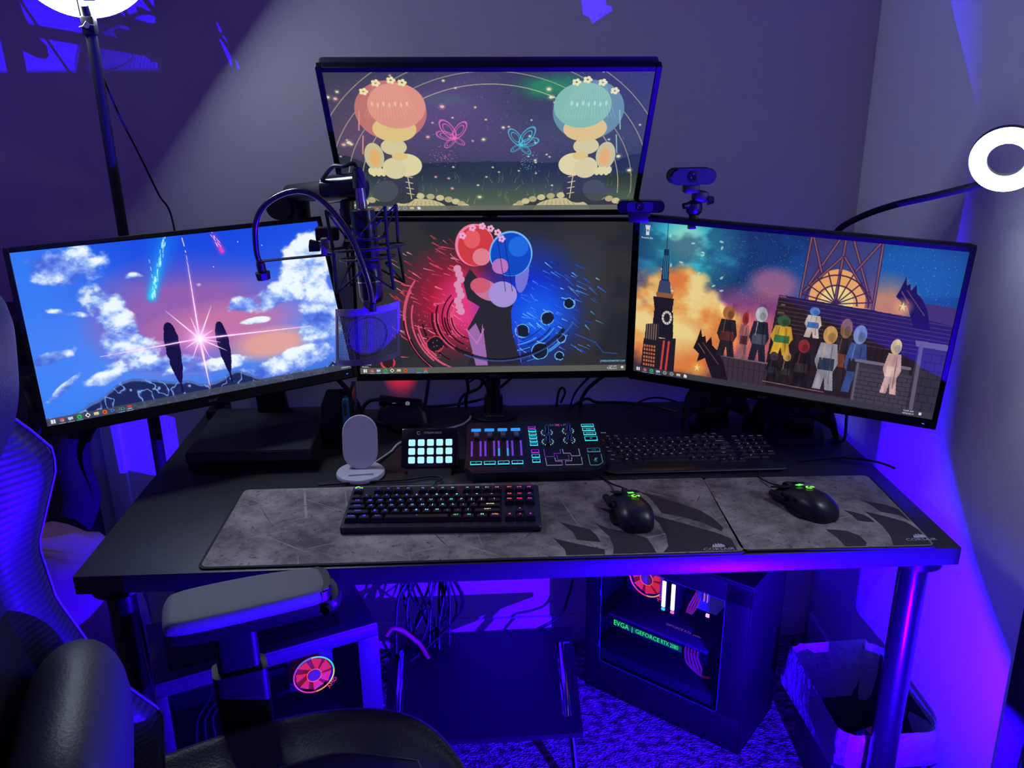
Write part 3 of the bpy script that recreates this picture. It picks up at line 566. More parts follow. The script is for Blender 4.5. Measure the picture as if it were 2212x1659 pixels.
    def urn(x, y, h, wd, c, c2, c3):
        fold = fbm(int(x * 1e4) % 997, 90, 14, 2)
        def p_(P, cc): poly(A, P, np.asarray(cc)); 
        p_([(x - wd * .55, y), (x - wd * .40, y - h * .28), (x - wd * .62, y - h * .42), (x - wd * .42, y - h * .70), (x + wd * .42, y - h * .70), (x + wd * .60, y - h * .42), (x + wd * .40, y - h * .28), (x + wd * .55, y), (x + wd * .12, y), (x, y - h * .2), (x - wd * .12, y)], c)
        p_([(x - wd * .42, y - h * .30), (x + wd * .42, y - h * .30), (x + wd * .40, y - h * .48), (x - wd * .40, y - h * .48)], c2)
        disc(A, x, y - h * .82, wd * .36, h * .13, c3); disc(A, x + wd * .1, y - h * .79, wd * .2, h * .07, c3 * .8)
        line(A, x - wd * .25, y - h * .45, x - wd * .18, y - h * .68, .0022, c3, .7); line(A, x + wd * .25, y - h * .1, x + wd * .18, y - h * .65, .0018, c * .55, .9)
        m = ((np.abs(U - x) < wd * .6) & (V > y - h) & (V < y)); A[:] = np.where(m[..., None], A * (.80 + .42 * fold[..., None]), A)
    for a_ in ((.325, .80, .35, .056, col(38, 34, 44), col(96, 44, 48), col(160, 96, 60)), (.382, .80, .32, .030, col(150, 96, 100), col(84, 40, 50), col(166, 50, 60)), (.432, .80, .37, .054, col(36, 34, 50), col(74, 74, 92), col(186, 188, 200)),
               (.505, .74, .27, .060, col(210, 160, 50), col(54, 110, 66), col(60, 90, 60)), (.597, .60, .20, .044, col(200, 180, 175), col(58, 104, 170), col(80, 130, 200)), (.488, .93, .22, .036, col(30, 25, 33), col(46, 40, 50), col(64, 54, 68)), (.530, .93, .23, .036, col(34, 28, 36), col(52, 44, 52), col(200, 150, 84)),
               (.579, .93, .33, .050, col(30, 24, 32), col(54, 44, 52), col(150, 46, 52)), (.700, .90, .47, .050, col(44, 36, 46), col(120, 60, 50), col(140, 100, 76)), (.655, .92, .43, .060, col(150, 146, 156), col(46, 56, 84), col(214, 160, 96)), (.744, .91, .45, .056, col(60, 78, 140), col(40, 36, 52), col(120, 136, 190))): urn(*a_)
    # brick parapet
    poly(A, [(.745, .69), (.90, .70), (.94, .95), (.745, .95)], col(60, 54, 70)); poly(A, [(.752, .74), (.94, .75), (.94, .96), (.752, .96)], col(72, 64, 82)); poly(A, [(.915, .55), (1, .555), (1, 1), (.915, 1)], col(56, 50, 68)); poly(A, [(.905, .53), (1, .535), (1, .57), (.91, .565)], col(112, 102, 126)); line(A, .925, .56, .932, .96, .010, col(104, 96, 120))
    line(A, .745, .70, .905, .705, .009, col(120, 110, 132)); line(A, .752, .72, .752, .95, .006, col(104, 96, 118))
    for j in range(7):
        line(A, .755, .765 + j * .028, .92, .768 + j * .028, .0015, col(38, 32, 48)); line(A, .94, .60 + j * .05, 1, .602 + j * .05, .0015, col(34, 30, 44))
        for i in range(6): line(A, .765 + i * .028 + (j % 2) * .014, .767 + j * .028, .765 + i * .028 + (j % 2) * .014, .793 + j * .028, .0013, col(38, 32, 48))
        for i in range(2): line(A, .96 + i * .028 - (j % 2) * .014, .60 + j * .05, .96 + i * .028 - (j % 2) * .014, .65 + j * .05, .0013, col(34, 30, 44))
    urn(.855, .88, .36, .044, col(206, 164, 164), col(222, 190, 184), col(226, 200, 130))
    line(A, .46, .925, .66, .935, .0022, col(150, 110, 110))
    taskbar(A, col(62, 60, 72), 0.9, ['win', 'wheel', 'green', 'chat', 'ring', 'ring', 'folder', 'page'])
    poly(A, [(.022, .03), (.036, .03), (.034, .085), (.024, .085)], col(235, 232, 225)); poly(A, [(.020, .025), (.038, .025), (.038, .036), (.020, .036)], col(215, 215, 225)); disc(A, .029, .058, .0035, .008, col(90, 140, 220))
    mixin(A, col(70, 76, 110), np.full((H, W), .04)); poly(A, [(.958, .966), (.966, .966), (.966, .982), (.958, .982)], col(230, 230, 235))
    return A
scrm = {}
def screen_mat(name, strength):
    m = bpy.data.materials.new(name); m.use_nodes = True; nt = m.node_tree; b_ = nt.nodes['Principled BSDF']
    a_ = nt.nodes.new('ShaderNodeVertexColor'); a_.layer_name = 'Col'; nt.links.new(a_.outputs['Color'], b_.inputs['Emission Color'])
    b_.inputs['Emission Strength'].default_value = strength; b_.inputs['Base Color'].default_value = (0.0015, 0.0015, 0.002, 1); b_.inputs['Roughness'].default_value = 0.45; b_.inputs['Specular IOR Level'].default_value = 0.06
    m.cycles.emission_sampling = 'NONE'; return m
def screen_mesh(A, sw, sh, M):
    """a W x H grid in the panel's plane, panel frame: x right, z up, -y towards the viewer"""
    me = bpy.data.meshes.new('screen'); x = (U - 0.5) * sw * W / (W - 1); z = (0.5 - V) * sh * H / (H - 1)
    co = np.stack([x, np.zeros_like(x), z], -1).reshape(-1, 3); R_ = np.array(M)[:3, :3]; co = co @ R_.T + np.array(M)[:3, 3]
    idx = np.arange(W * H).reshape(H, W); q = np.stack([idx[:-1, :-1], idx[1:, :-1], idx[1:, 1:], idx[:-1, 1:]], -1).reshape(-1, 4)
    me.vertices.add(W * H); me.vertices.foreach_set('co', co.astype(np.float32).ravel()); me.loops.add(q.size); me.loops.foreach_set('vertex_index', q.astype(np.int32).ravel())
    me.polygons.add(len(q)); me.polygons.foreach_set('loop_start', np.arange(0, q.size, 4, dtype=np.int32)); me.update(calc_edges=True)
    lin = np.where(A <= 0.04045, A / 12.92, ((np.clip(A, 0, 1) + 0.055) / 1.055) ** 2.4)
    ca = me.color_attributes.new('Col', 'FLOAT_COLOR', 'POINT'); ca.data.foreach_set('color', np.concatenate([lin, np.ones((H, W, 1))], -1).astype(np.float32).ravel())
    return me
ui = glow('screen_text', srgb(215, 225, 240), 1.0)
def panel(t, PM, A, sm_, bz=(0.009, 0.009, 0.009, 0.018), depth=0.030, brand=None, sw=0.5976, sh=0.3361, led=None, slim=True):
    """bezel frame + shell + picture. bz = left, right, top, bottom bezel"""
    l, r, u, d = bz; cx = (r - l) / 2; cz = (u - d) / 2; w_, h_ = sw + l + r, sh + u + d
    bm = B()
    for c, s in (((-sw / 2 - l / 2, 0.004, cz), (l, 0.016, h_)), ((sw / 2 + r / 2, 0.004, cz), (r, 0.016, h_)), ((0, 0.004, sh / 2 + u / 2), (sw + 0.0005, 0.016, u)), ((0, 0.004, -sh / 2 - d / 2), (sw + 0.0005, 0.016, d))):
        box(bm, c, s, 0.0012, PM, 1)
    part('bezel', bm, bezel, t, world=True)
    bm = B(); box(bm, (cx, 0.012 + depth / 2 - 0.008, cz), (w_ - 0.004, depth - 0.004, h_ - 0.004), 0.006, PM); box(bm, (cx, depth + 0.012, cz - 0.02), (w_ * 0.55, 0.026, h_ * 0.6), 0.012, PM); part('back_shell', bm, black, t, world=True)
    part('screen', screen_mesh(A, sw, sh, PM @ T(0, -0.0008, 0)), sm_, t, world=True, sm=0, label=None)
    if brand: text('wordmark', brand[0], brand[1], mat('brand_grey', (0.16, 0.17, 0.2), 0.4), t, PM @ T(brand[2], -0.0045, -sh / 2 - d / 2) @ RX(90), world=True)
    if led: bm = B(); box(bm, (led, -0.0045, -sh / 2 - d / 2), (0.004, 0.001, 0.0015), 0, PM); part('power_light', bm, glow('blue_led', (0.08, 0.1, 1.0), 1.6), t, world=True)
def PMat(c, rx, ry, rz): return Matrix.Translation(c) @ Euler((math.radians(rx), math.radians(ry), math.radians(rz)), 'XYZ').to_matrix().to_4x4()
ML = PMat((-0.651, 0.464, 1.056), -24.894, -1.06, 27.579); MM = PMat((-0.033, 0.570, 1.052), -0.66, 1.13, 1.61)
MR = PMat((0.531, 0.353, 1.054), 6.913, 2.344, -26.873); MT = PMat((-0.039, 0.472, 1.381), 35.903, 0.384, -1.192)
def foot_stand(t, top, base, m=black):
    bm = B(); x, y = base; prism(bm, rrect(0.24, 0.17, 0.03), TOP, TOP + 0.012, T(x, y, 0), 0.003); part('stand_base', bm, m, t, world=True)
    bm = B(); loft(bm, [[Vector((x + a_, y + b_, TOP + 0.010)) for a_, b_ in rrect(0.075, 0.03, 0.008, 3)], [Vector((top[0] * .5 + x * .5 + a_, top[1] * .5 + y * .5 + b_, (TOP + top[2]) / 2)) for a_, b_ in rrect(0.06, 0.026, 0.008, 3)], [Vector((top[0] + a_, top[1] + b_, top[2])) for a_, b_ in rrect(0.06, 0.024, 0.008, 3)]]); part('stand_neck', bm, m, t, world=True)
t = thing('monitor', 'left monitor showing a blue sky with clouds and a white star of light', 'monitor', (-0.60, 0.60, TOP))
panel(t, ML, pic_left(), screen_mat('picture_sky', 1.0), (0.010, 0.010, 0.010, 0.020), brand=('acer', 0.011, 0.0), led=0.285)
foot_stand(t, (-0.565, 0.60, 1.05), (-0.55, 0.635))
text('clock_text', '12:52 AM', 0.0048, ui, t, ML @ T(0.286, -0.0016, -0.1575) @ RX(90), world=True); text('clock_text', '10/26/2019', 0.0046, ui, t, ML @ T(0.286, -0.0016, -0.1630) @ RX(90), world=True)
t = thing('monitor', 'right monitor showing a starry sunset sky and a clock tower', 'monitor', (0.55, 0.50, TOP))
panel(t, MR, pic_right(), screen_mat('picture_tower', 0.85), (0.010, 0.010, 0.010, 0.020), brand=('acer', 0.011, -0.02), led=0.285)
foot_stand(t, (0.60, 0.425, 1.02), (0.575, 0.53))
text('clock_text', '12:52 AM', 0.0048, ui, t, MR @ T(0.255, -0.0016, -0.1575) @ RX(90), world=True); text('clock_text', '10/26/2019', 0.0046, ui, t, MR @ T(0.255, -0.0016, -0.1630) @ RX(90), world=True)
text('icon_text', 'Recycle Bin', 0.0052, ui, t, MR @ T(-0.282, -0.0016, 0.134) @ RX(90), world=True)
t = thing('monitor', 'centre monitor with red and blue swirls on a dark screen', 'monitor', (-0.033, 0.60, TOP))
panel(t, MM, pic_mid(), screen_mat('picture_swirl', 0.9), (0.008, 0.008, 0.008, 0.016), brand=('DELL', 0.010, 0.0))
text('clock_text', '12:52 AM', 0.0048, ui, t, MM @ T(0.268, -0.0016, -0.1575) @ RX(90), world=True); text('clock_text', '10/26/2019', 0.0046, ui, t, MM @ T(0.268, -0.0016, -0.1630) @ RX(90), world=True)
text('screen_caption', 'JOMBS24.DEVIANTART.COM', 0.0062, glow('caption_cyan', srgb(120, 215, 250), 1.0), t, MM @ T(0.268, -0.0016, -0.145) @ RX(90), world=True, sx=0.72)
text('icon_text', 'Call of Duty', 0.0045, ui, t, MM @ T(-0.285, -0.0016, -0.1465) @ RX(90), world=True); text('icon_text', 'Modern ...', 0.0045, ui, t, MM @ T(-0.285, -0.0016, -0.1515) @ RX(90), world=True); text('icon_text', 'MW', 0.009, ui, t, MM @ T(-0.285, -0.0016, -0.138) @ RX(90), world=True)
t = thing('monitor', 'upper monitor tilted down, showing pink and teal domes in a night meadow', 'monitor', (-0.037, 0.60, 1.25))
panel(t, MT, pic_top(), screen_mat('picture_meadow', 0.85), (0.011, 0.011, 0.011, 0.014), depth=0.032)
# steel pole stand that carries the centre and the upper monitor
t = thing('monitor_stand', 'black steel pole stand behind the centre monitor, round foot on the desk', 'monitor stand', (-0.037, 0.69, TOP))
bm = B(); lathe(bm, [(0.058, 0), (0.058, 0.005), (0.052, 0.009), (0.024, 0.012), (0.022, 0.05)], 40, T(0, 0, 0)); part('foot_disc', bm, steel, t)
bm = B(); cyl(bm, (0, 0, 0.01), (0, 0, 0.72), 0.0175, seg=24); part('pole', bm, steel, t)
for z0 in (0.32, 0.66):
    bm = B(); cyl(bm, (0, 0, z0 - 0.02), (0, 0, z0 + 0.02), 0.026); box(bm, (0, -0.03, z0), (0.03, 0.03, 0.03), 0.004); box(bm, (0, -0.045, z0), (0.1, 0.006, 0.1), 0.002); part('bracket', bm, steel, t)
text('wordmark', 'VIVO', 0.013, mat('brand_grey', (0.16, 0.17, 0.2), 0.4), t, T(0, -0.042, 0.0122), sx=1.6)
# ================================================================== keyboards
capm = mat('keycap', (0.014, 0.014, 0.019), 0.38); capm2 = mat('keycap_slim', (0.018, 0.018, 0.026), 0.35)
CAPS = {}
def cap_mesh(w_, d_, h, m, taper=0.0026, zt=0.0):
    k = (round(w_, 4), round(d_, 4), h, m.name)
    if k not in CAPS:
        bm = B(); a, b_ = w_ / 2, d_ / 2
        t = bmesh.new(); lo = [(-a, -b_), (a, -b_), (a, b_), (-a, b_)]; tp = [(-a + taper, -b_ + taper * .8), (a - taper, -b_ + taper * .8), (a - taper, b_ - taper * 1.2), (-a + taper, b_ - taper * 1.2)]
        L0 = [t.verts.new((x, y, 0)) for x, y in lo]; L1 = [t.verts.new((x, y, h)) for x, y in tp]
        t.faces.new(L1); t.faces.new(L0[::-1])
        for i in range(4): t.faces.new((L0[i], L0[(i + 1) % 4], L1[(i + 1) % 4], L1[i]))
        bmesh.ops.bevel(t, geom=[e for e in t.edges if min(v.co.z for v in e.verts) > h * .5 or abs(e.verts[0].co.z - e.verts[1].co.z) > h * .5], offset=0.0009, segments=2, affect='EDGES')
        join(bm, t); me = bpy.data.meshes.new('key'); bmesh.ops.recalc_face_normals(bm, faces=bm.faces); bm.to_mesh(me); bm.free(); smooth(me, 35); me.materials.append(m); CAPS[k] = me
    return CAPS[k]
KL = {}
def key(parent, x, y, z, w_, d_, h, m, leg, lm, size=0.0052, dy=0.002, lname='key_legend'):
    o = bpy.data.objects.new('key', cap_mesh(w_, d_, h, m)); C.objects.link(o); o.parent = parent; o.location = (x, y, z)
    if leg:
        k = (leg, size, lm.name)
        if k not in KL: me = text_mesh(leg, size); me.materials.append(lm); KL[k] = me
        l = bpy.data.objects.new(lname, KL[k]); C.objects.link(l); l.parent = o; l.location = (0, dy, h + 0.0003)
    return o
U1 = 0.01905
def hue(x):   # rainbow backlight from violet-blue over green to orange, red and magenta
    st = [(-0.33, (0.22, 0.05, 0.9)), (-0.29, (0.06, 0.05, 1.0)), (-0.24, (0.05, 0.12, 1.0)), (-0.19, (0.12, 0.35, 0.95)), (-0.15, (0.05, 0.75, 0.6)), (-0.09, (0.05, 0.9, 0.3)), (-0.07, (0.35, 0.8, 0.4)), (-0.05, (1.0, 0.42, 0.2)), (-0.03, (1.0, 0.2, 0.1)), (-0.005, (1.0, 0.05, 0.12)), (0.018, (0.8, 0.03, 0.6)), (0.05, (0.8, 0.03, 0.7))]
    return tuple(float(np.interp(x, [s[0] for s in st], [s[1][k] for s in st])) for k in range(3))
kb = thing('gaming_keyboard', 'black compact keyboard with rainbow lit letters on the long desk mat', 'keyboard', (-0.1445, 0.1765, TOP + 0.0038), math.radians(-2.2))
HW, HD = 0.1805, 0.0765
bm = B(); loft(bm, [[Vector((x, y, 0.0)) for x, y in rrect(0.359, 0.151, 0.004, 3)], [Vector((x, y, 0.010 + 0.006 * (y + HD) / 0.153)) for x, y in rrect(0.361, 0.153, 0.004, 3)], [Vector((x, y, 0.0125 + 0.008 * (y + HD) / 0.153)) for x, y in rrect(0.357, 0.149, 0.003, 3)]])
part('case', bm, mat('keyboard_case', (0.02, 0.02, 0.028), 0.4), kb)
ROWS = [
 (0.0545, [(0, 1, 'ESC'), (2, 1, 'F1'), (3, 1, 'F2'), (4, 1, 'F3'), (5, 1, 'F4'), (6.5, 1, 'F5'), (7.5, 1, 'F6'), (8.5, 1, 'F7'), (9.5, 1, 'F8'), (11, 1, 'F9'), (12, 1, 'F10'), (13, 1, 'F11'), (14, 1, 'F12'), (15.25, 1, 'PRT'), (16.25, 1, 'SCR'), (17.25, 1, 'PSE')]),
 (0.0285, [(i, 1, s) for i, s in enumerate('`1234567890-=')] + [(13, 2, '<-'), (15.25, 1, 'INS'), (16.25, 1, 'HM'), (17.25, 1, 'UP')]),
 (0.0095, [(0, 1.5, 'TAB')] + [(1.5 + i, 1, s) for i, s in enumerate('QWERTYUIOP[]')] + [(13.5, 1.5, '\\'), (15.25, 1, 'DEL'), (16.25, 1, 'END'), (17.25, 1, 'DN')]),
 (-0.0095, [(0, 1.75, 'CAPS')] + [(1.75 + i, 1, s) for i, s in enumerate("ASDFGHJKL;'")] + [(12.75, 2.25, 'ENTER')]),
 (-0.0285, [(0, 2.25, 'SHIFT')] + [(2.25 + i, 1, s) for i, s in enumerate('ZXCVBNM,./')] + [(12.25, 2.75, 'SHIFT'), (16.25, 1, '^')]),
 (-0.0475, [(0, 1.25, 'CTRL'), (1.25, 1.25, 'G'), (2.5, 1.25, 'ALT'), (3.75, 6.25, '-'), (10, 1.25, 'ALT'), (11.25, 1.25, 'FN'), (12.5, 1.25, 'M'), (13.75, 1.25, 'CTRL'), (15.25, 1, '<'), (16.25, 1, 'v'), (17.25, 1, '>')])]
GM = {}
for ry, ks in ROWS:
    for kx, kw, s in ks:
        x = -HW + 0.0055 + (kx + kw / 2) * U1 * 0.995; wx = -0.1445 + x; q = round(wx / 0.012)
        if q not in GM: GM[q] = glow('key_glow_%d' % (q + 40), hue(wx), 2.3)
        key(kb, x, ry - 0.003, 0.013 + 0.006 * (ry + HD) / 0.153, kw * U1 - 0.0012, 0.0178, 0.0085, capm, s, GM[q], 0.0078 if len(s) == 1 else 0.0050, 0.0022)
def g_emblem(parent, x, y, z, s, m, rot=0, name='g_emblem', Mx=None):
    """the round letter G with its square hook"""
    bm = B(); R1, R2 = s, s * 0.55; n = 16
    P = [(R1 * math.cos(math.radians(a)), R1 * math.sin(math.radians(a))) for a in np.linspace(75, 285, n)] + [(R2 * math.cos(math.radians(a)), R2 * math.sin(math.radians(a))) for a in np.linspace(285, 75, n)]
    M0 = (Mx or Matrix.Identity(4)) @ T(x, y, z) @ RZ(rot)
    prism(bm, P, 0, 0.0004, M0); prism(bm, [(s * .25, s * .28), (s * 1.2, s * .28), (s * 1.2, -s * .75), (s * .75, -s * .75), (s * .75, -s * .12), (s * .25, -s * .12)], 0, 0.0004, M0)
    return part(name, bm, m, parent, sm=0)
green = glow('g_green', (0.28, 1.0, 0.05), 1.3); green2 = glow('dpi_green', (0.12, 1.0, 0.12), 1.2)
g_emblem(kb, -HW + 0.012, 0.069, 0.0205, 0.0068, green)
# usb lead of the keyboard
cable('keyboard_cable', [(-0.17, 0.262, TOP + 0.012), (-0.165, 0.30, TOP + 0.008), (-0.152, 0.325, TOP + 0.006), (-0.175, 0.338, TOP + 0.0045), (-0.23, 0.325, TOP + 0.0045), (-0.31, 0.320, TOP + 0.0045), (-0.40, 0.312, TOP + 0.0045)], 0.0022, cablem, 'thin black keyboard lead curving behind the lit keyboard')

sk = thing('slim_keyboard', 'slim black full-size keyboard with grey letters behind the mice', 'keyboard', (0.372, 0.4165, TOP), math.radians(-0.4))
SW2, SD2 = 0.386, 0.186
out = rrect(SW2, SD2, 0.022, 6)
bm = B(); loft(bm, [[Vector((x * .985, y * .97, 0.0)) for x, y in out], [Vector((x, y, 0.006 + 0.008 * (y + .093) / .186)) for x, y in out], [Vector((x * .985, y * .97, 0.0085 + 0.009 * (y + .093) / .186)) for x, y in out]])
part('case', bm, mat('slim_case', (0.016, 0.016, 0.024), 0.28), sk)
bm = B(); tube(bm, catmull([(-0.17, -0.0935, 0.006), (0, -0.0942, 0.006), (0.17, -0.0935, 0.006), (0.183, -0.089, 0.0065)], 8), 0.0011, 6); part('front_trim', bm, mat('trim_sheen', (0.25, 0.25, 0.32), 0.25, 0.6), sk)
grl = mat('legend_grey', (0.34, 0.33, 0.40), 0.6, emit=(0.16, 0.14, 0.24), es=1.3); org = mat('legend_orange', (0.35, 0.2, 0.1), 0.6, emit=(0.3, 0.18, 0.12), es=1.0)  # unlit printed letters, brightened by a slight glow in the material
R2 = [
 (0.0735, [(-.3, 1, 'home'), (.7, 1, 'mail'), (1.7, 1, 'find'), (11.3, 1, '-'), (12.3, 1, '+'), (13.3, 1, 'mute')]),
 (0.0575, [(i - .15, 1, s) for i, s in enumerate(['Esc', 'F1', 'F2', 'F3', 'F4', 'F5', 'F6', 'F7', 'F8', 'F9', 'F10', 'F11', 'F12', 'Home', 'End'])] + [(15.5 + i, 1, s) for i, s in enumerate(['PrtSc', 'Ins', 'PgUp', 'PgDn'])]),
 (0.0365, [(i, 1, s) for i, s in enumerate('`1234567890-=')] + [(13, 2, 'Backspace'), (15.5, 1, 'Num'), (16.5, 1, '/'), (17.5, 1, '*'), (18.5, 1, '-')]),
 (0.0175, [(0, 1.5, 'Tab')] + [(1.5 + i, 1, s) for i, s in enumerate('QWERTYUIOP[]')] + [(13.5, 1.5, '\\'), (15.5, 1, '7'), (16.5, 1, '8'), (17.5, 1, '9'), (18.5, 1, '+')]),
 (-0.0015, [(0, 1.75, 'Caps')] + [(1.75 + i, 1, s) for i, s in enumerate("ASDFGHJKL;'")] + [(12.75, 2.25, 'Enter'), (15.5, 1, '4'), (16.5, 1, '5'), (17.5, 1, '6')]),
 (-0.0205, [(0, 2.25, 'Shift')] + [(2.25 + i, 1, s) for i, s in enumerate('ZXCVBNM,./')] + [(12.25, 2.75, 'Shift'), (15.5, 1, '1'), (16.5, 1, '2'), (17.5, 1, '3'), (18.5, 1, 'Enter')]),
 (-0.0400, [(0, 1.75, 'Ctrl'), (2.0, 1.0, '#'), (3.0, 1.25, 'Alt'), (4.25, 5.25, ''), (9.5, 1, 'Alt'), (10.5, 1, '='), (11.5, 1.25, 'Fn')]),
 (-0.0365, [(13.7, 1, '^'), (15.5, 2, '0'), (17.5, 1, '.')]),
 (-0.0520, [(12.7, 1, '<'), (13.7, 1, 'v'), (14.7, 1, '>')])]
for ry, ks in R2:
    for kx, kw, s in ks:
        x = -SW2 / 2 + 0.009 + (kx + kw / 2) * 0.01895; fy = 0.0145 if ry in (0.0735, 0.0575) else (0.0145 if ry in (-0.0365, -0.0520) else 0.0178)
        if ry == 0.0735: fy = 0.009
        key(sk, x, ry - 0.004, 0.0082 + 0.009 * (ry + .093) / .186, kw * 0.01895 - 0.0012, fy, 0.0036, capm2, s, org if s == '=' and ry < -.03 else grl, 0.0070 if len(s) == 1 else 0.0046, 0.001)
text('wordmark', 'logitech', 0.0085, mat('brand_grey', (0.16, 0.17, 0.2), 0.4), sk, T(-0.035, 0.081, 0.0176))
# small printed card half under the slim keyboard
t = thing('card', 'small black card with white print between the mixer and the slim keyboard', 'card', (0.222, 0.530, TOP))
bm = B(); prism(bm, rrect(0.075, 0.06, 0.003), 0, 0.0008); part('sheet', bm, gloss, t)
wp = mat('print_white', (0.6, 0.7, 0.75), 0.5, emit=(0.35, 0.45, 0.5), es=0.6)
bm = B(); prism(bm, [(-0.040 + .005, -0.004), (-0.014, -0.004), (-0.004, 0.004), (-0.035, 0.004)], 0.0008, 0.0010); part('printed_bar', bm, wp, t, sm=0)
text('print', 'UX', 0.010, wp, t, T(-0.031, 0.011, 0.001)); text('print', 'MINI', 0.008, wp, t, T(-0.012, 0.023, 0.001))

# ================================================================== mice (angular right-handed shape)
def mouse(name, label, x, y, rot, pal=True):
    t = thing(name, label, 'mouse', (x, y, TOP + 0.0038), math.radians(rot))
    # sections along y from the tail (-0.066) to the nose (+0.064): half widths left/right and height
    S_ = [(-0.066, .010, .012, .010), (-0.063, .020, .022, .020), (-0.055, .028, .030, .029), (-0.042, .034, .034, .036), (-0.022, .036, .0365, .040), (0.0, .0335, .0345, .0385), (0.018, .0325, .0325, .034), (0.034, .034, .032, .029), (0.048, .0355, .031, .024), (0.058, .0345, .028, .020), (0.064, .028, .020, .015)]
    rings = []
    for yy, l_, r_, h in S_:
        R = []
        for k in range(24):
            a = PI * 2 * k / 24; cx_, sz = math.cos(a), math.sin(a)
            wv = r_ if cx_ > 0 else l_; xx = wv * (abs(cx_) ** 0.72) * (1 if cx_ > 0 else -1)
            zz = h * (abs(sz) ** 0.75) if sz > 0 else -0.0 + 0.0
            if sz <= 0: xx *= 0.90; zz = 0.001 * (1 + sz)
            if sz > 0 and abs(cx_) > .9: xx *= 0.94
            R.append(Vector((xx, yy, zz)))
        rings.append(R)
    bm = B(); loft(bm, rings); part('body', bm, mat('mouse_shell', (0.014, 0.014, 0.024), 0.34), t, sm=60)
    bm = B(); box(bm, (-0.0315, 0.040, 0.016), (0.012, 0.040, 0.010), 0.003, T(0, 0, 0) @ RZ(6)); part('finger_wing', bm, black, t)
    for k, yy in enumerate((0.004, 0.022)):
        bm = B(); box(bm, (-0.0338, yy, 0.024), (0.004, 0.016, 0.006), 0.0015, T(0, 0, 0)); part('thumb_button', bm, gloss, t)
    bm = B(); prism(bm, [(-0.041, -0.030), (-0.043, -0.008), (-0.038, 0.015), (-0.028, 0.02), (-0.026, -0.04)], 0.0015, 0.005, None, 0.001); part('thumb_rest', bm, black, t)
    bm = B(); cyl(bm, (-0.0045, 0.052, 0.0200), (0.0045, 0.052, 0.0200), 0.0105, seg=24); part('scroll_wheel', bm, rubber, t)
    for s_ in (-1, 1):
        bm = B(); box(bm, (s_ * 0.0165, 0.042, 0.0275), (0.017, 0.040, 0.003), 0.0012, RX(-22) @ T(0, -0.002, 0.0145)); part('button', bm, capm, t)
    for k in range(3):
        bm = B(); box(bm, (-0.004 + k * 0.004, 0.0265, 0.0348), (0.0022, 0.010, 0.001), 0, T(0.004, 0.0, 0.0) @ T(0, 0.0265, 0.0348) @ RX(-16) @ T(0, -0.0265, -0.0348)); part('status_light', bm, green2, t)
    bm = B(); box(bm, (0.004, 0.0222, 0.0361), (0.0102, 0.002, 0.001), 0); part('status_light', bm, green2, t)
    g_emblem(t, 0.006, -0.002, 0.0400, 0.0068, green, 0, Mx=RX(-6))
    return t
mouse('gaming_mouse', 'black mouse with green G light on the long desk mat, right of the lit keyboard', 0.203, 0.143, 4)
mouse('gaming_mouse', 'black mouse with green G light on the smaller pad, turned to the left', 0.535, 0.155, 22)
cable('mouse_cable', [(0.207, 0.210, TOP + 0.022), (0.200, 0.235, TOP + 0.018), (0.188, 0.27, TOP + 0.008), (0.176, 0.30, TOP + 0.005), (0.172, 0.318, TOP + 0.003)], 0.0018, cablem, 'thin black lead running back from the left mouse')
cable('mouse_cable', [(0.505, 0.215, TOP + 0.022), (0.498, 0.245, TOP + 0.012), (0.490, 0.285, TOP + 0.006), (0.500, 0.318, TOP + 0.004)], 0.0014, cablem, 'thin black lead running back from the right mouse')

# ================================================================== button deck
sd = thing('button_deck', 'small slanted panel of fifteen glowing pale blue buttons', 'button deck', (-0.178, 0.368, TOP), math.radians(-1.5))
PD = T(0, 0, 0.012) @ RX(50)       # plane of the face, its own x and y
bm = B(); box(bm, (0, 0.040, 0.0), (0.120, 0.086, 0.016), 0.004, PD); part('housing', bm, gloss, sd)
bm = B(); prism(bm, [(-0.02, 0), (0.075, 0), (0.060, 0.060), (0.050, 0.060)], -0.045, 0.045, Matrix(((0, 0, 1, 0), (1, 0, 0, 0.0), (0, 1, 0, 0), (0, 0, 0, 1)))); part('stand', bm, matte, sd)
cy = glow('deck_key_glow', (0.42, 0.88, 1.0), 1.05)
bt = B(); prism(bt, rrect(0.0138, 0.0138, 0.0022, 4), 0, 0.0018); me = bpy.data.meshes.new('lit_key'); bmesh.ops.recalc_face_normals(bt, faces=bt.faces); bt.to_mesh(me); bt.free(); me.materials.append(cy)
for j in range(3):
    for i in range(5):
        o = bpy.data.objects.new('lit_key', me); C.objects.link(o); o.parent = sd; Mq = PD @ T((i - 2) * 0.0193 + 0.001, 0.0125 + j * 0.0188, 0.0080); o.location = Mq.to_translation(); o.rotation_euler = Mq.to_euler()
text('wordmark', 'STREAM DECK', 0.0058, mat('brand_pale', (0.3, 0.3, 0.36), 0.5, emit=(0.1, 0.1, 0.14), es=0.6), sd, PD @ T(0.006, 0.0715, 0.0083))
bm = B(); tube(bm, [((-0.024 + 0.0032 * math.cos(a)), 0.0715 + 0.0032 * math.sin(a), 0.0083) for a in np.linspace(0.6, 5.8, 20)], 0.0005, 5, M=PD); part('round_mark', bm, MATS['brand_pale'], sd, sm=0)

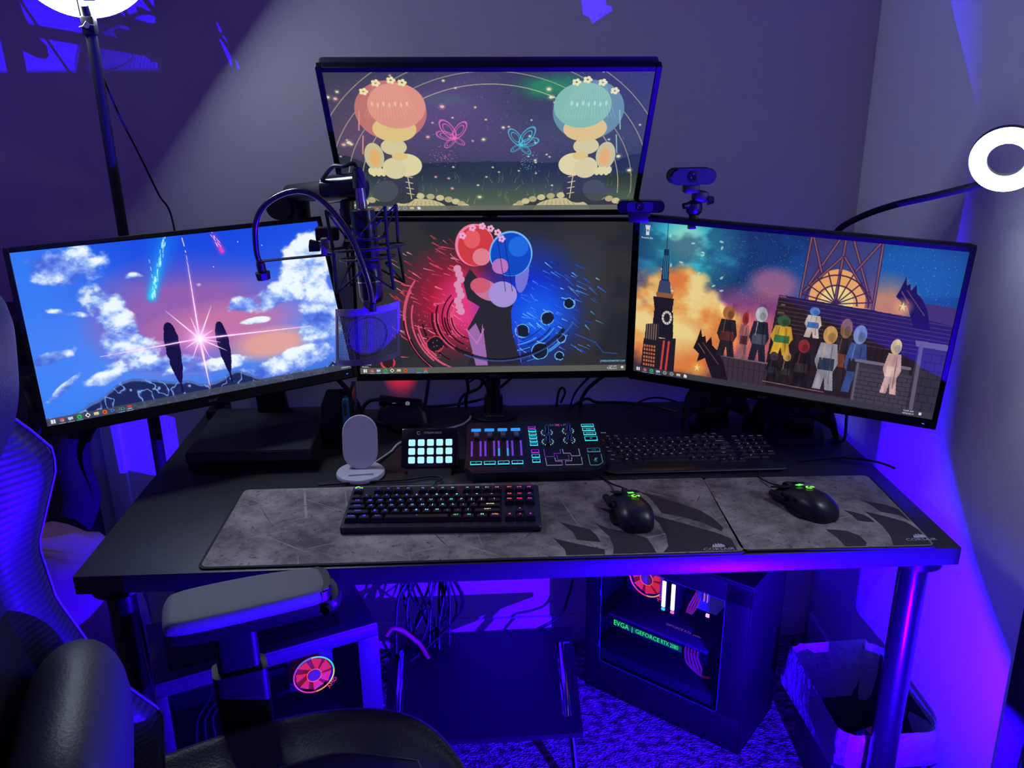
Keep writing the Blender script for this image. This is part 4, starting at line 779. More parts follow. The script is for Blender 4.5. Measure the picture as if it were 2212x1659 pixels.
# ================================================================== audio mixer
mx_ = thing('audio_mixer', 'black angular audio mixer with four lit faders, knobs and cyan buttons', 'audio mixer', (0.038, 0.320, TOP), math.radians(-0.9))
PG = T(0, 0, 0.024) @ RX(15)          # tilted top plane: x across, y towards the wall
OUTL = [(-0.128, -0.012), (0.112, -0.012), (0.146, 0.012), (0.148, 0.150), (0.138, 0.160), (-0.132, 0.160), (-0.142, 0.150), (-0.144, 0.006)]
bm = B(); loft(bm, [[Vector((x * .97, y * .97, 0)) for x, y in OUTL], [PG @ Vector((x, y, -0.004)) for x, y in OUTL], [PG @ Vector((x * .985, y * .985 + .001, 0)) for x, y in OUTL]]); part('housing', bm, mat('mixer_shell', (0.01, 0.01, 0.018), 0.35), mx_, sm=20)
seam = mat('mixer_seam', (0.09, 0.09, 0.14), 0.4)
def pl(P, wd, name, m, closed=False):
    bm = B(); Q = [PG @ Vector((x, y, 0.0006)) for x, y in P]; tube(bm, Q, wd, 4, closed); return part(name, bm, m, mx_, sm=0)
pl([(-0.135, 0.004), (-0.128, -0.004), (-0.012, -0.004), (-0.006, 0.0), (-0.008, 0.062), (-0.012, 0.066), (-0.012, 0.150)], 0.00035, 'panel_seam', seam)
pl([(-0.006, 0.0), (0.002, -0.006), (0.082, -0.006), (0.088, 0), (0.088, 0.058), (0.084, 0.064), (-0.004, 0.064), (-0.010, 0.068)], 0.00035, 'panel_seam', seam)
pl([(0.090, 0.0), (0.096, -0.006), (0.128, -0.006), (0.144, 0.012)], 0.00035, 'panel_seam', seam)
vio = glow('meter_violet', (0.22, 0.06, 0.95), 0.9); vblue = glow('meter_blue', (0.06, 0.42, 0.95), 1.0); cyan = glow('button_cyan', (0.05, 0.80, 1.0), 1.0); mag = glow('button_magenta', (0.45, 0.02, 0.9), 1.0)
dimc = glow('button_dim_cyan', (0.04, 0.22, 0.34), 0.9); greyl = glow('pad_outline', (0.30, 0.28, 0.48), 0.75); dpur = glow('pad_purple', (0.18, 0.04, 0.36), 0.8); sblue = glow('scribble_blue', (0.02, 0.30, 1.0), 1.05)
def onp(x, y, z=0.0): return PG @ T(x, y, z)
def but(x, y, w_, d_, m, sym=None, nm='button'):
    bm = B(); prism(bm, rrect(w_, d_, 0.0016, 3), 0, 0.0022, onp(x, y)); o = part(nm, bm, gloss, mx_)
    bm = B(); tp = d_ / 2; P = [(-w_ / 2 + .0006, tp), (-w_ / 2 + .0006, -tp + .0008), (w_ / 2 - .0006, -tp + .0008), (w_ / 2 - .0006, tp)]
    box(bm, (0, -d_ / 2 + .0016, .0024), (w_, .0028, .0006), 0, onp(x, y)); box(bm, (-w_ / 2 + .0006, 0, .0024), (.0012, d_, .0006), 0, onp(x, y)); box(bm, (w_ / 2 - .0006, 0, .0024), (.0012, d_, .0006), 0, onp(x, y)); box(bm, (0, d_ / 2 - .0002, .0024), (w_, .0004, .0006), 0, onp(x, y))
    part('light_rim', bm, m, o, sm=0)
    if sym: text('button_mark', sym, 0.0042, m, o, onp(x, y + .001, .0028))
for i in range(4):
    fx = -0.1205 + i * 0.0283
    bm = B(); prism(bm, rrect(0.0205, 0.0085, 0.0012, 3), 0, 0.0015, onp(fx, 0.131)); part('name_display', bm, sblue, mx_)
    bm = B(); box(bm, (0, 0, 0), (0.0022, 0.062, 0.0008), 0, onp(fx + .001, 0.066, 0.0003)); part('fader_slot', bm, mat('slot', (0.003, 0.003, 0.004), 0.6), mx_)
    bm = B(); prism(bm, rrect(0.0105, 0.018, 0.002, 3), 0.004, 0.009, onp(fx + .001, 0.107), 0.0015); box(bm, (0, 0, 0.002), (0.003, 0.004, 0.006), 0, onp(fx + .001, 0.107)); o = part('fader_cap', bm, mat('fader_clear', (0.12, 0.11, 0.16), 0.12, coat=1.0), mx_)
    for k in (-1, 0, 1): bm = B(); box(bm, (0, 0.005 * k, 0.0094), (0.0100, 0.0007, 0.0006), 0, onp(fx + .001, 0.107)); part('grip_line', bm, mat('fader_edge', (0.5, 0.48, 0.55), 0.2), o)
    for s_, cx_ in ((-1, fx - 0.0088), (1, fx + 0.0095)):
        bm = B(); bm2 = B(); lit = i == 2
        for k in range(16):
            tgt = bm2 if (lit and k < 8) else bm
            box(tgt, (0, 0, 0), (0.0042, 0.0015, 0.0006), 0, onp(cx_, 0.043 + k * 0.0032, 0.0007))
        part('level_meter', bm, vio, mx_, sm=0)
        if lit: part('level_meter', bm2, vblue, mx_, sm=0)
        else: bm2.free()
    but(fx, 0.0175, 0.0235, 0.0115, cyan, '<')
for k in range(6): but(-0.0005 + k * 0.0004, 0.134 - k * 0.0118, 0.0165, 0.0085, mag if k == 0 else cyan, '.')
for k in range(3): but(0.0025 + k * 0.0004, 0.052 - k * 0.0155, 0.0165, 0.0115, mag if k == 0 else cyan, 'o')
kn = mat('knob_blue_glow', (0.02, 0.02, 0.05), 0.3, coat=0.6)
for kx, ky in ((0.031, 0.118), (0.031, 0.086), (0.077, 0.122), (0.077, 0.090)):
    bm = B(); lathe(bm, [(0.0088, 0), (0.0086, 0.004), (0.0066, 0.006), (0.0060, 0.019), (0.0050, 0.020)], 24, onp(kx, ky)); o = part('knob', bm, kn, mx_)
    for q in (-0.0032, 0.0032): bm = B(); box(bm, (q, -0.0052, 0.0125), (0.0009, 0.0014, 0.012), 0, onp(kx, ky)); part('knob_light', bm, glow('knob_light', (0.05, 0.10, 0.8), 0.8), o)
    bm = B()
    for a_ in [x for x in range(-60, 241, 25) if not 60 < x < 120]:
        ca, sa = math.cos(math.radians(a_)), math.sin(math.radians(a_)); box(bm, (0.0118, 0, 0.0006), (0.0028, 0.0012, 0.0006), 0, onp(kx, ky) @ RZ(a_))
    part('dial_ring', bm, glow('dial_ring', (0.45, 0.9, 1.0), 0.8), mx_, sm=0)
for k, s in enumerate(['Megaphone', 'Robot', 'HardTune', 'FX']): but(0.1205 + k * .001, 0.1375 - k * 0.0145 - (0.003 if k == 3 else 0), 0.027, 0.0105 if k < 3 else 0.0155, cyan, s)
but(0.1245, 0.052, 0.027, 0.0135, dimc, 'cough')
pl([(0.1115, 0.041), (0.1125, 0.008), (0.1130, 0.006), (0.130, 0.006), (0.1395, 0.014), (0.1385, 0.041)], 0.0007, 'mute_outline', dimc)
bm = B(); box(bm, (0, 0.001, 0.0012), (0.0035, 0.007, 0.0005), 0.0002, onp(0.1255, 0.0235)); box(bm, (0, -0.006, 0.0012), (0.006, 0.0009, 0.0005), 0, onp(0.1255, 0.0235)); box(bm, (0, 0, 0.0016), (0.011, 0.0011, 0.0005), 0, onp(0.1255, 0.0235) @ RZ(40)); part('microphone_mark', bm, dimc, mx_, sm=0)
for P, m in (([(0.021, 0.060), (0.022, 0.036), (0.041, 0.036), (0.041, 0.046), (0.055, 0.046), (0.055, 0.060)], dpur), ([(0.060, 0.060), (0.061, 0.046), (0.075, 0.046), (0.077, 0.037), (0.095, 0.037), (0.094, 0.060)], greyl),
             ([(0.0225, 0.032), (0.024, 0.008), (0.056, 0.008), (0.056, 0.021), (0.043, 0.021), (0.042, 0.032)], greyl), ([(0.097, 0.032), (0.097, 0.0085), (0.0625, 0.0085), (0.063, 0.021), (0.076, 0.021), (0.077, 0.032)], greyl), ([(0.047, 0.040), (0.0475, 0.025), (0.071, 0.025), (0.071, 0.040)], dpur)): pl(P, 0.0008, 'sample_pad_outline', m)
gr = mat('brand_mixer', (0.2, 0.2, 0.26), 0.5, emit=(0.12, 0.12, 0.2), es=0.6)
text('wordmark', 'GO', 0.010, gr, mx_, onp(0.044, 0.143, 0.001), sx=1.2); text('wordmark', 'X', 0.011, glow('brand_pink', (0.75, 0.03, 0.6), 1.0), mx_, onp(0.0565, 0.143, 0.001), sx=1.2, label='pink letter'); text('wordmark', 'LR', 0.010, gr, mx_, onp(0.0690, 0.143, 0.001), sx=1.2)

# ================================================================== charging stand (white, oval)
ch = thing('wireless_charger', 'white oval phone charging stand left of the glowing button deck', 'charging stand', (-0.321, 0.363, TOP))
bm = B(); lathe(bm, [(0.040, 0), (0.0495, 0.002), (0.0500, 0.007), (0.048, 0.010), (0.030, 0.0115), (0.001, 0.012)], 48, None); part('base', bm, white, ch, sm=50)
bm = B(); prism(bm, rrect(0.05, 0.004, 0.0019, 3), 0.0112, 0.0145, T(0.004, -0.024, 0) @ RZ(6)); part('ledge', bm, white, ch)
PC_ = T(0, 0.004, 0.012) @ RX(72)
def oval(w_, h_, n=14): return [(w_ / 2 * math.cos(a), (h_ - w_) / 2 + w_ / 2 * math.sin(a)) for a in np.linspace(0, PI, n)] + [(w_ / 2 * math.cos(a), -(h_ - w_) / 2 + w_ / 2 * math.sin(a)) for a in np.linspace(PI, 2 * PI, n)]
bm = B(); loft(bm, [[PC_ @ Vector((x * s_, (y + 0.056 * 1) * 1 + (s_ - 1) * 0, z)) for x, y in oval(0.072 * 1, 0.113)] for s_, z in ((0.94, -0.009), (1.0, -0.005), (1.0, 0.0))] + [[PC_ @ Vector((x * .95, y * .97 + 0.056, 0.0025)) for x, y in oval(0.072, 0.113)]]); part('charging_pad', bm, white, ch, sm=50)
cable('charger_cable', [(-0.300, 0.405, TOP + 0.006), (-0.27, 0.47, TOP + 0.003), (-0.25, 0.525, TOP + 0.003), (-0.187, 0.575, TOP + 0.003), (-0.112, 0.625, TOP + 0.003), (-0.088, 0.69, TOP + 0.003), (-0.075, 0.72, TOP + 0.004), (-0.04, 0.742, TOP + 0.004)], 0.0026, white, 'white lead running from the charging stand back to the pole')

# ================================================================== game console, dock, hub, gamepads
con = thing('game_console', 'flat black two-tier game console under the left monitor', 'game console', (-0.555, 0.52, TOP), math.radians(0.5))
bm = B(); box(bm, (0, 0.012, 0.012), (0.262, 0.252, 0.022), 0.002); part('lower_deck', bm, matte, con)
bm = B(); prism(bm, [(-0.128, -0.130), (0.128, -0.130), (0.132, 0.128), (-0.130, 0.128)], 0.026, 0.049, None, 0.002); part('upper_deck', bm, mat('console_top', (0.022, 0.022, 0.034), 0.45), con)
bm = B(); box(bm, (0, 0, 0.0245), (0.24, 0.236, 0.005)); part('groove', bm, gloss, con)
dk_ = thing('console_dock', 'upright black dock with a handheld and blue side grip beside the console', 'console dock', (-0.385, 0.565, TOP), math.radians(2))
bm = B(); box(bm, (-0.008, 0.0, 0.052), (0.058, 0.100, 0.104), 0.005); part('dock_shell', bm, matte, dk_)
bm = B(); box(bm, (0.026, 0.004, 0.060), (0.010, 0.104, 0.118), 0.003); part('tablet', bm, gloss, dk_)
teal = mat('grip_blue', (0.01, 0.16, 0.30), 0.35)
bm = B(); prism(bm, rrect(0.014, 0.104, 0.0065, 5), -0.014, 0.014, T(0.018, -0.054, 0.066) @ RX(90)); part('side_grip', bm, teal, dk_)
bm = B(); prism(bm, rrect(0.006, 0.03, 0.0028, 5), -0.0155, 0.0155, T(0.018, -0.054, 0.095) @ RX(90)); part('grip_slot', bm, gloss, dk_)
hub = thing('cable_hub', 'black desk hub with a pale round button and thick lead behind the charger', 'hub', (-0.255, 0.675, TOP))
bm = B(); loft(bm, [[Vector((x, y, 0)) for x, y in rrect(0.13, 0.075, .02, 5)], [Vector((x * .92, y * .8, .024)) for x, y in rrect(0.13, 0.075, .02, 5)], [Vector((x * .62, y * .5, .042)) for x, y in rrect(0.13, 0.075, .02, 5)]]); part('hub_shell', bm, black, hub)
bm = B(); cyl(bm, (-0.055, 0.0, .050), (0.045, -0.004, .040), .014, .011); part('barrel', bm, black, hub)
bm = B(); lathe(bm, [(.0055, 0), (.0055, .002), (.004, .003)], 20, T(0.012, -0.0135, 0.045) @ RX(80)); part('round_button', bm, mat('button_pale', (.35, .4, .5), .4, emit=(.12, .15, .22), es=.8), hub)
bm = B(); box(bm, (-0.02, -0.0142, 0.047), (.009, .0006, .0014)); part('status_mark', bm, MATS['button_pale'], hub)
cable('hub_cable', [(-0.305, 0.675, TOP + 0.052), (-0.335, 0.672, TOP + 0.050), (-0.352, 0.668, TOP + 0.03), (-0.350, 0.665, TOP + 0.008), (-0.33, 0.66, TOP + 0.006), (-0.28, 0.615, TOP + 0.004), (-0.22, 0.54, TOP + 0.004), (-0.19, 0.49, TOP + 0.004)], 0.0048, cablem, 'thick black lead looping out of the desk hub')
def gamepad(label, x, y, rz, tilt, s_=1.0, dz=0.0):
    t = thing('gamepad', label, 'gamepad', (x, y, TOP), math.radians(rz)); Mg = T(0, 0, 0.050 + dz) @ RX(tilt)
    sec = [(-0.078, -0.062, .012, .016), (-0.074, -0.040, .019, .022), (-0.064, -0.008, .026, .024), (-0.045, 0.012, .034, .020), (-0.02, .018, .030, .018), (0, .018, .028, .017), (0.02, .018, .030, .018), (0.045, .012, .034, .020), (0.064, -.008, .026, .024), (0.074, -.040, .019, .022), (0.078, -.062, .012, .016)]
    bm = B(); loft(bm, [[Mg @ Vector((xx * s_, (yy + a_ * math.cos(q)) * s_, h * math.sin(q) * s_)) for q in [2 * PI * k / 16 for k in range(16)]] for xx, yy, a_, h in sec]); part('shell', bm, matte, t, sm=60)
    for xx, yy in ((-0.046, 0.022), (0.024, -0.002)):
        bm = B(); lathe(bm, [(.006, .012), (.0055, .024), (.010, .026), (.0105, .030), (.008, .0305), (.001, .029)], 20, Mg @ T(xx, yy, 0)); part('thumbstick', bm, rubber, t)
    for k in range(4): bm = B(); lathe(bm, [(.0045, .014), (.0045, .022), (.003, .023)], 14, Mg @ T(0.048 + .010 * math.cos(k * PI / 2), 0.020 + .010 * math.sin(k * PI / 2), 0)); part('face_button', bm, gloss, t)
    bm = B(); box(bm, (-.022, -.002, .019), (.024, .008, .006), .002, Mg); box(bm, (-.022, -.002, .019), (.008, .024, .006), .002, Mg); part('direction_pad', bm, gloss, t)
    for xx in (-.052, .052): bm = B(); box(bm, (xx, .045, -.004), (.040, .016, .020), .006, Mg); part('trigger', bm, gloss, t)
    bm = B(); prism(bm, rrect(.11, .07, .012), 0, .008); box(bm, (0, .012, .022), (.07, .02, .034), .004); part('rest', bm, black, t)
gamepad('black gamepad standing up, left one behind the slim keyboard', 0.478, 0.585, -2, 58, 1.05, 0.006)
gamepad('black gamepad standing up, right one under the right monitor', 0.655, 0.520, -14, 60, 1.05, 0.004)
# ================================================================== microphone on a boom arm
arm = thing('boom_stand', 'black boom arm reaching over the left monitor to the microphone', 'microphone arm', (-0.71, 0.728, TOP))
bm = B(); box(bm, (-0.71, 0.728, TOP + 0.0115), (0.05, 0.05, 0.022), 0.004); box(bm, (-0.71, 0.759, TOP - 0.01), (0.04, 0.012, 0.07), 0.003); part('clamp', bm, black, arm, world=True)
bm = B(); tube(bm, [(-0.71, 0.728, TOP + 0.02), (-0.705, 0.735, 0.80), (-0.62, 0.745, 1.00), (-0.500, 0.745, 1.215)], 0.013, 16); part('lower_arm', bm, black, arm, world=True)
bm = B(); cyl(bm, (-0.508, 0.735, 1.243), (-0.508, 0.690, 1.243), 0.029, seg=28); cyl(bm, (-0.468, 0.715, 1.260), (-0.468, 0.715, 1.205), 0.024, seg=24); box(bm, (-0.488, 0.715, 1.238), (0.04, 0.03, 0.045), 0.003); part('elbow_joint', bm, black, arm, world=True)
bm = B(); tube(bm, [(-0.482, 0.705, 1.272), (-0.335, 0.452, 1.305)], [0.018, 0.020], 20); part('upper_arm', bm, matte, arm, world=True)
bm = B(); cyl(bm, (-0.362, 0.475, 1.302), (-0.290, 0.440, 1.312), 0.027, 0.0275, seg=32); part('tension_knob', bm, gloss, arm, world=True)
bm = B(); cyl(bm, (-0.322, 0.455, 1.295), (-0.322, 0.450, 1.245), 0.014, 0.0135, seg=20); cyl(bm, (-0.322, 0.450, 1.250), (-0.322, 0.449, 1.238), 0.0165); part('swivel_post', bm, black, arm, world=True)
bm = B(); cyl(bm, (-0.322, 0.45, 1.2375), (-0.322, 0.45, 1.2325), 0.010, seg=20); part('brass_ring', bm, mat('brass', (0.5, 0.34, 0.12), 0.3, 1.0), arm, world=True)
mcx, mcy = -0.286, 0.400                      # axis of the microphone
sm_ = thing('shock_mount', 'black spider shock mount with crossed cords round the microphone', 'shock mount', (mcx, mcy, 1.17))
Ax = Vector((-0.286, 0.400, 1.262)); Bx = Vector((-0.277, 0.385, 1.118)); dirx = (Bx - Ax).normalized(); fa, fb = frame_of(dirx)
def ringpt(c, r, a): return c + (fa * math.cos(a) + fb * math.sin(a)) * r
c1 = Ax + dirx * 0.062; c2 = Ax + dirx * 0.082
bm = B(); tube(bm, [ringpt(c1, 0.073, a) for a in np.linspace(0, 2 * PI, 41)[:-1]], 0.0030, 8, True); part('outer_ring', bm, black, sm_, world=True)
bm = B(); tube(bm, [ringpt(c2, 0.052, a) for a in np.linspace(0, 2 * PI, 33)[:-1]], 0.0026, 8, True); tube(bm, [ringpt(Ax + dirx * 0.045, 0.036, a) for a in np.linspace(0, 2 * PI, 33)[:-1]], 0.0026, 8, True); part('inner_ring', bm, black, sm_, world=True)
for k in range(4):
    a = k * PI / 2 + PI / 4 + 0.1; u1 = ringpt(Ax - dirx * 0.014, 0.078, a); l1 = ringpt(Ax + dirx * 0.140, 0.078, a)
    bm = B(); tube(bm, [u1, ringpt(c1, 0.073, a), l1], 0.0033, 8); part('prong', bm, black, sm_, world=True)
for k in range(4):
    a = k * PI / 2 + PI / 4 + 0.1; am = a + PI / 4; am2 = a - PI / 4
    for zz, zi in ((-0.014, 0.036), (0.140, 0.100)):
        tip = ringpt(Ax + dirx * zz, 0.078, a); i1 = ringpt(Ax + dirx * zi, 0.040, am); i2 = ringpt(Ax + dirx * zi, 0.040, am2)
        bm = B(); tube(bm, [i1, tip, i2], 0.0020, 6); cyl(bm, i1, i1 + (i1 - tip).normalized() * 0.012, 0.0036, seg=8); part('elastic_cord', bm, rubber, sm_, world=True)
bm = B(); tube(bm, [(-0.322, 0.45, 1.235), (-0.320, 0.448, 1.215), ringpt(c1, 0.073, 2.4)], 0.008, 10); box(bm, (-0.362, 0.435, 1.222), (0.044, 0.022, 0.026), 0.003); part('mount_bracket', bm, black, sm_, world=True)
mic = thing('microphone', 'large black studio microphone hanging upside down in the shock mount', 'microphone', (mcx, mcy, 1.17))
q0 = Ax - dirx * 0.012
def along(d): return Ax + dirx * d
bm = B(); tube(bm, [along(-0.012), along(-0.008), along(0.10), along(0.104), along(0.108), along(0.155), along(0.166), along(0.172)], [0.018, 0.0235, 0.0235, 0.0225, 0.0240, 0.0240, 0.020, 0.008], 32); part('body', bm, mat('mic_body', (0.010, 0.010, 0.014), 0.28), mic, world=True)
bm = B(); tube(bm, [along(0.126), along(0.128)], 0.0246, 32); part('band', bm, chrome, mic, world=True)
bm = B(); tube(bm, [along(-0.052), along(-0.030), along(-0.012)], [0.0090, 0.0100, 0.0110], 20); part('plug', bm, mat('plug_silver', (0.3, 0.28, 0.4), 0.25, 0.9), mic, world=True)
bm = B(); tube(bm, [along(-0.088), along(-0.075), along(-0.050)], [0.0075, 0.0120, 0.0125], 20)
for k in range(6): tube(bm, [along(-0.086 + k * .005), along(-0.0845 + k * .005)], 0.0098, 16)
part('plug_boot', bm, rubber, mic, world=True)
cable('microphone_cable', [along(-0.080), along(-0.095) + Vector((-.006, .003, 0)), Vector((-0.318, .41, 1.352)), Vector((-0.340, .425, 1.350)), Vector((-0.365, .452, 1.325)), Vector((-0.37, .48, 1.31)), Vector((-0.40, .56, 1.275)), Vector((-0.455, .66, 1.262)), Vector((-0.475, .74, 1.22)), Vector((-0.50, .762, 1.15))], 0.0042, cablem, 'black lead arching from the microphone plug to the boom arm')
# gooseneck with curved metal mesh pop filter
pf = thing('pop_filter', 'curved violet-lit mesh pop filter on a gooseneck in front of the microphone', 'pop filter', (-0.36, 0.43, 1.22))
GN = [(-0.483, 0.375, 1.176), (-0.487, 0.372, 1.200), (-0.482, 0.366, 1.250), (-0.462, 0.358, 1.285), (-0.425, 0.348, 1.308), (-0.385, 0.338, 1.315), (-0.350, 0.328, 1.300), (-0.318, 0.318, 1.265), (-0.294, 0.308, 1.225), (-0.278, 0.300, 1.180), (-0.268, 0.296, 1.140), (-0.266, 0.292, 1.112)]
pts = catmull(GN, 16); bm = B()
tube(bm, pts, [0.0052 + 0.0006 * (k % 2) for k in range(len(pts))], 12); part('gooseneck', bm, mat('gooseneck_steel', (0.10, 0.10, 0.12), 0.25, 0.9), pf, world=True)
bm = B(); cyl(bm, (-0.483, 0.375, 1.178), (-0.481, 0.376, 1.160), 0.0085); cyl(bm, (-0.481, 0.376, 1.160), (-0.480, 0.377, 1.146), 0.0145, 0.013, seg=8); part('end_nut', bm, black, pf, world=True)
bm = B(); box(bm, (0, 0, 0), (0.150, 0.018, 0.0022), 0.0005, T(-0.420, 0.400, 1.182) @ RZ(14) @ RY(-2)); part('bracket_strip', bm, black, pf, world=True)
bm = B(); box(bm, (-0.366, 0.418, 1.200), (0.012, 0.026, 0.034), 0.002); part('clamp_plate', bm, mat('clamp_grey', (0.22, 0.22, 0.26), 0.4), pf, world=True)
bm = B(); cyl(bm, (-0.375, 0.418, 1.200), (-0.395, 0.418, 1.202), 0.010, 0.013, seg=6); part('clamp_screw', bm, black, pf, world=True)
# curved plate, axis vertical, bulging towards the viewer
R0 = 0.075; fc = Vector((-0.283, 0.352, 1.0)); half = math.radians(53)
def fpt(u, v, r=R0): a = (u - 0.5) * 2 * half; tilt = Vector((0, 0.14, 0)) * v; return fc + Vector((r * math.sin(a) * 1.02, -r * math.cos(a), 0)) + Vector((0.004, 0, 0.104)) * v * 1.0 + Vector((-.002, .012, .006)) * 0 + Vector((0, .020, 0)) * v + Vector((0, 0, .012 * (u - .5) * 2 * .6))
pur = mat('filter_frame', (0.25, 0.20, 0.34), 0.35)
bm = B()
def shell(bm, u0, u1, v0, v1, nu, nv, th=0.0016):
    A_ = [[bm.verts.new(fpt(u0 + (u1 - u0) * i / nu, v0 + (v1 - v0) * j / nv)) for i in range(nu + 1)] for j in range(nv + 1)]
    B_ = [[bm.verts.new(fpt(u0 + (u1 - u0) * i / nu, v0 + (v1 - v0) * j / nv, R0 - th)) for i in range(nu + 1)] for j in range(nv + 1)]
    for j in range(nv):
        for i in range(nu): bm.faces.new((A_[j][i], A_[j][i + 1], A_[j + 1][i + 1], A_[j + 1][i])); bm.faces.new((B_[j][i], B_[j + 1][i], B_[j + 1][i + 1], B_[j][i + 1]))
    for i in range(nu): bm.faces.new((A_[0][i], B_[0][i], B_[0][i + 1], A_[0][i + 1])); bm.faces.new((A_[nv][i], A_[nv][i + 1], B_[nv][i + 1], B_[nv][i]))
    for j in range(nv): bm.faces.new((A_[j][0], A_[j + 1][0], B_[j + 1][0], B_[j][0])); bm.faces.new((A_[j][nu], B_[j][nu], B_[j + 1][nu], A_[j + 1][nu]))
shell(bm, 0, 1, 0, 0.10, 24, 2); shell(bm, 0, 1, 0.88, 1, 24, 2); shell(bm, 0, 0.05, 0.10, 0.88, 2, 10); shell(bm, 0.95, 1, 0.10, 0.88, 2, 10); shell(bm, 0.47, 0.63, 1.0, 1.13, 6, 3)
part('frame', bm, pur, pf, world=True)
bm = B(); nw = 46
for i in range(nw): tube(bm, [fpt(0.05 + 0.90 * (i + .5) / nw, 0.10 + 0.78 * j / 4, R0 - .001) for j in range(5)], 0.00045, 4, cap=False)
nh = 34
for j in range(nh): tube(bm, [fpt(0.05 + 0.90 * i / 20, 0.10 + 0.78 * (j + .5) / nh, R0 - .0013) for i in range(21)], 0.00045, 4, cap=False)
part('wire_mesh', bm, mat('mesh_steel', (0.22, 0.20, 0.30), 0.35, 0.3), pf, world=True, sm=0)
bm = B(); tube(bm, [fpt(0.52 + .26 * math.cos(a), 0.50 + .34 * math.sin(a), R0 + .001) for a in np.linspace(0, 2 * PI, 40)[:-1]], 0.0006, 5, True); part('oval_mark', bm, black, pf, world=True, sm=0)
bm = B(); cyl(bm, (-0.266, 0.292, 1.114), (-0.266, 0.291, 1.100), 0.0075); part('neck_ferrule', bm, black, pf, world=True)

# ================================================================== webcams
wc = thing('webcam', 'wide black webcam perched between the centre and right monitors', 'webcam', (0.262, 0.47, 1.243), math.radians(-8))
out = rrect(0.094, 0.024, 0.011, 6)
bm = B(); prism(bm, out, -0.014, 0.012, T(0, 0, 0.018) @ RX(90), 0.002); part('body', bm, gloss, wc)
bm = B(); prism(bm, rrect(0.052, 0.020, 0.006, 5), 0, 0.002, T(-0.002, -0.012, 0.018) @ RX(90)); part('face_plate', bm, mat('webcam_face', (0.03, 0.03, 0.05), 0.2), wc)
bm = B(); lathe(bm, [(0.0085, 0), (0.0085, 0.003), (0.006, 0.0035), (0.004, 0.002)], 24, T(-0.002, -0.013, 0.018) @ RX(90)); part('lens', bm, gloss, wc)
bm = B(); box(bm, (-0.002, -0.006, -0.003), (0.044, 0.014, 0.022), 0.004); box(bm, (-0.002, 0.020, 0.000), (0.044, 0.04, 0.008), 0.002); part('clip', bm, black, wc)
wc = thing('webcam', 'rounded black webcam on a small ball head above the right monitor', 'webcam', (0.36, 0.43, 1.235), math.radians(4))
bm = B(); prism(bm, rrect(0.092, 0.031, 0.0152, 8), -0.014, 0.016, T(-0.010, -0.003, 0.088) @ RY(0) @ RX(90), 0.003); part('body', bm, matte, wc)
bm = B(); lathe(bm, [(0.011, 0), (0.011, 0.002), (0.007, 0.0024), (0.005, 0.001)], 24, T(-0.012, -0.018, 0.088) @ RX(90)); part('lens', bm, gloss, wc)
bm = B(); box(bm, (-0.008, 0.0, 0.064), (0.030, 0.024, 0.018), 0.004); part('hinge', bm, black, wc)
bm = B(); box(bm, (0.002, 0.004, 0.050), (0.028, 0.026, 0.022), 0.005, RY(12)); lathe(bm, [(0.010, 0), (0.015, 0.005), (0.0165, 0.014), (0.015, 0.023), (0.009, 0.028)], 24, T(0.002, 0.004, 0.012)); part('ball_head', bm, black, wc)
bm = B(); cyl(bm, (0.012, 0.0, 0.040), (0.026, -0.002, 0.040), 0.003); cyl(bm, (0.026, -0.002, 0.040), (0.038, -0.003, 0.041), 0.0095, 0.007, seg=8); part('locking_knob', bm, gloss, wc)
bm = B(); cyl(bm, (-0.010, 0, 0.032), (-0.022, -0.002, 0.030), 0.006); part('side_knob', bm, gloss, wc)
bm = B(); box(bm, (0.002, 0.004, 0.004), (0.016, 0.016, 0.022), 0.002); box(bm, (0.002, 0.010, -0.010), (0.030, 0.050, 0.008), 0.002); part('clamp_foot', bm, black, wc)

# ================================================================== ring lights
def ring_light(t, c, n, R_, tb, thick, es, housing=black, lip=0.0):
    """torus-like diffuser ring centred c facing n, with an opaque tray behind it"""
    n = Vector(n).normalized(); a, b_ = frame_of(n); M = Matrix((( a.x, b_.x, n.x, c[0]), (a.y, b_.y, n.y, c[1]), (a.z, b_.z, n.z, c[2]), (0, 0, 0, 1)))
    if M.to_3x3().determinant() < 0: M = M @ Matrix.Diagonal((1, -1, 1, 1))
    ri, ro = R_ - tb, R_ + tb
    bm = B(); P = [(ro + .002, -thick), (ro + .002, lip), (ro + .0006, lip), (ro + .0006, 0), (ri - .0006, 0), (ri - .0006, lip), (ri - .002, lip), (ri - .002, -thick)]
    seg = 64; rings = [[M @ Vector((r * math.cos(2 * PI * k / seg), r * math.sin(2 * PI * k / seg), z)) for r, z in P] for k in range(seg)]
    loft(bm, rings + [rings[0]], cap=False); part('housing', bm, housing, t, world=True)
    bm = B(); P = [(ri, 0.0005), (ri, 0.005), (R_ - tb * .5, 0.009), (R_ + tb * .5, 0.009), (ro, 0.005), (ro, 0.0005)]
    rings = [[M @ Vector((r * math.cos(2 * PI * k / seg), r * math.sin(2 * PI * k / seg), z)) for r, z in P] for k in range(seg)]
    loft(bm, rings + [rings[0]], cap=False); part('diffuser', bm, mat('ring_glow', (0.8, 0.8, 0.8), 0.5, emit=(0.80, 0.92, 1.0), es=es) if 'ring_glow' not in MATS else mat('ring_glow_%d' % es, (0.8, 0.8, 0.8), 0.5, emit=(0.80, 0.92, 1.0), es=es), t, world=True, label='glowing white diffuser')
rl = thing('ring_light', 'large glowing ring lamp on a thin black pole in the top left corner', 'ring light', (-0.835, 0.62, 0))
ring_light(rl, (-0.808, 0.585, 1.753), (0.46, -0.80, -0.39), 0.116, 0.016, 0.018, 90, lip=0.009)
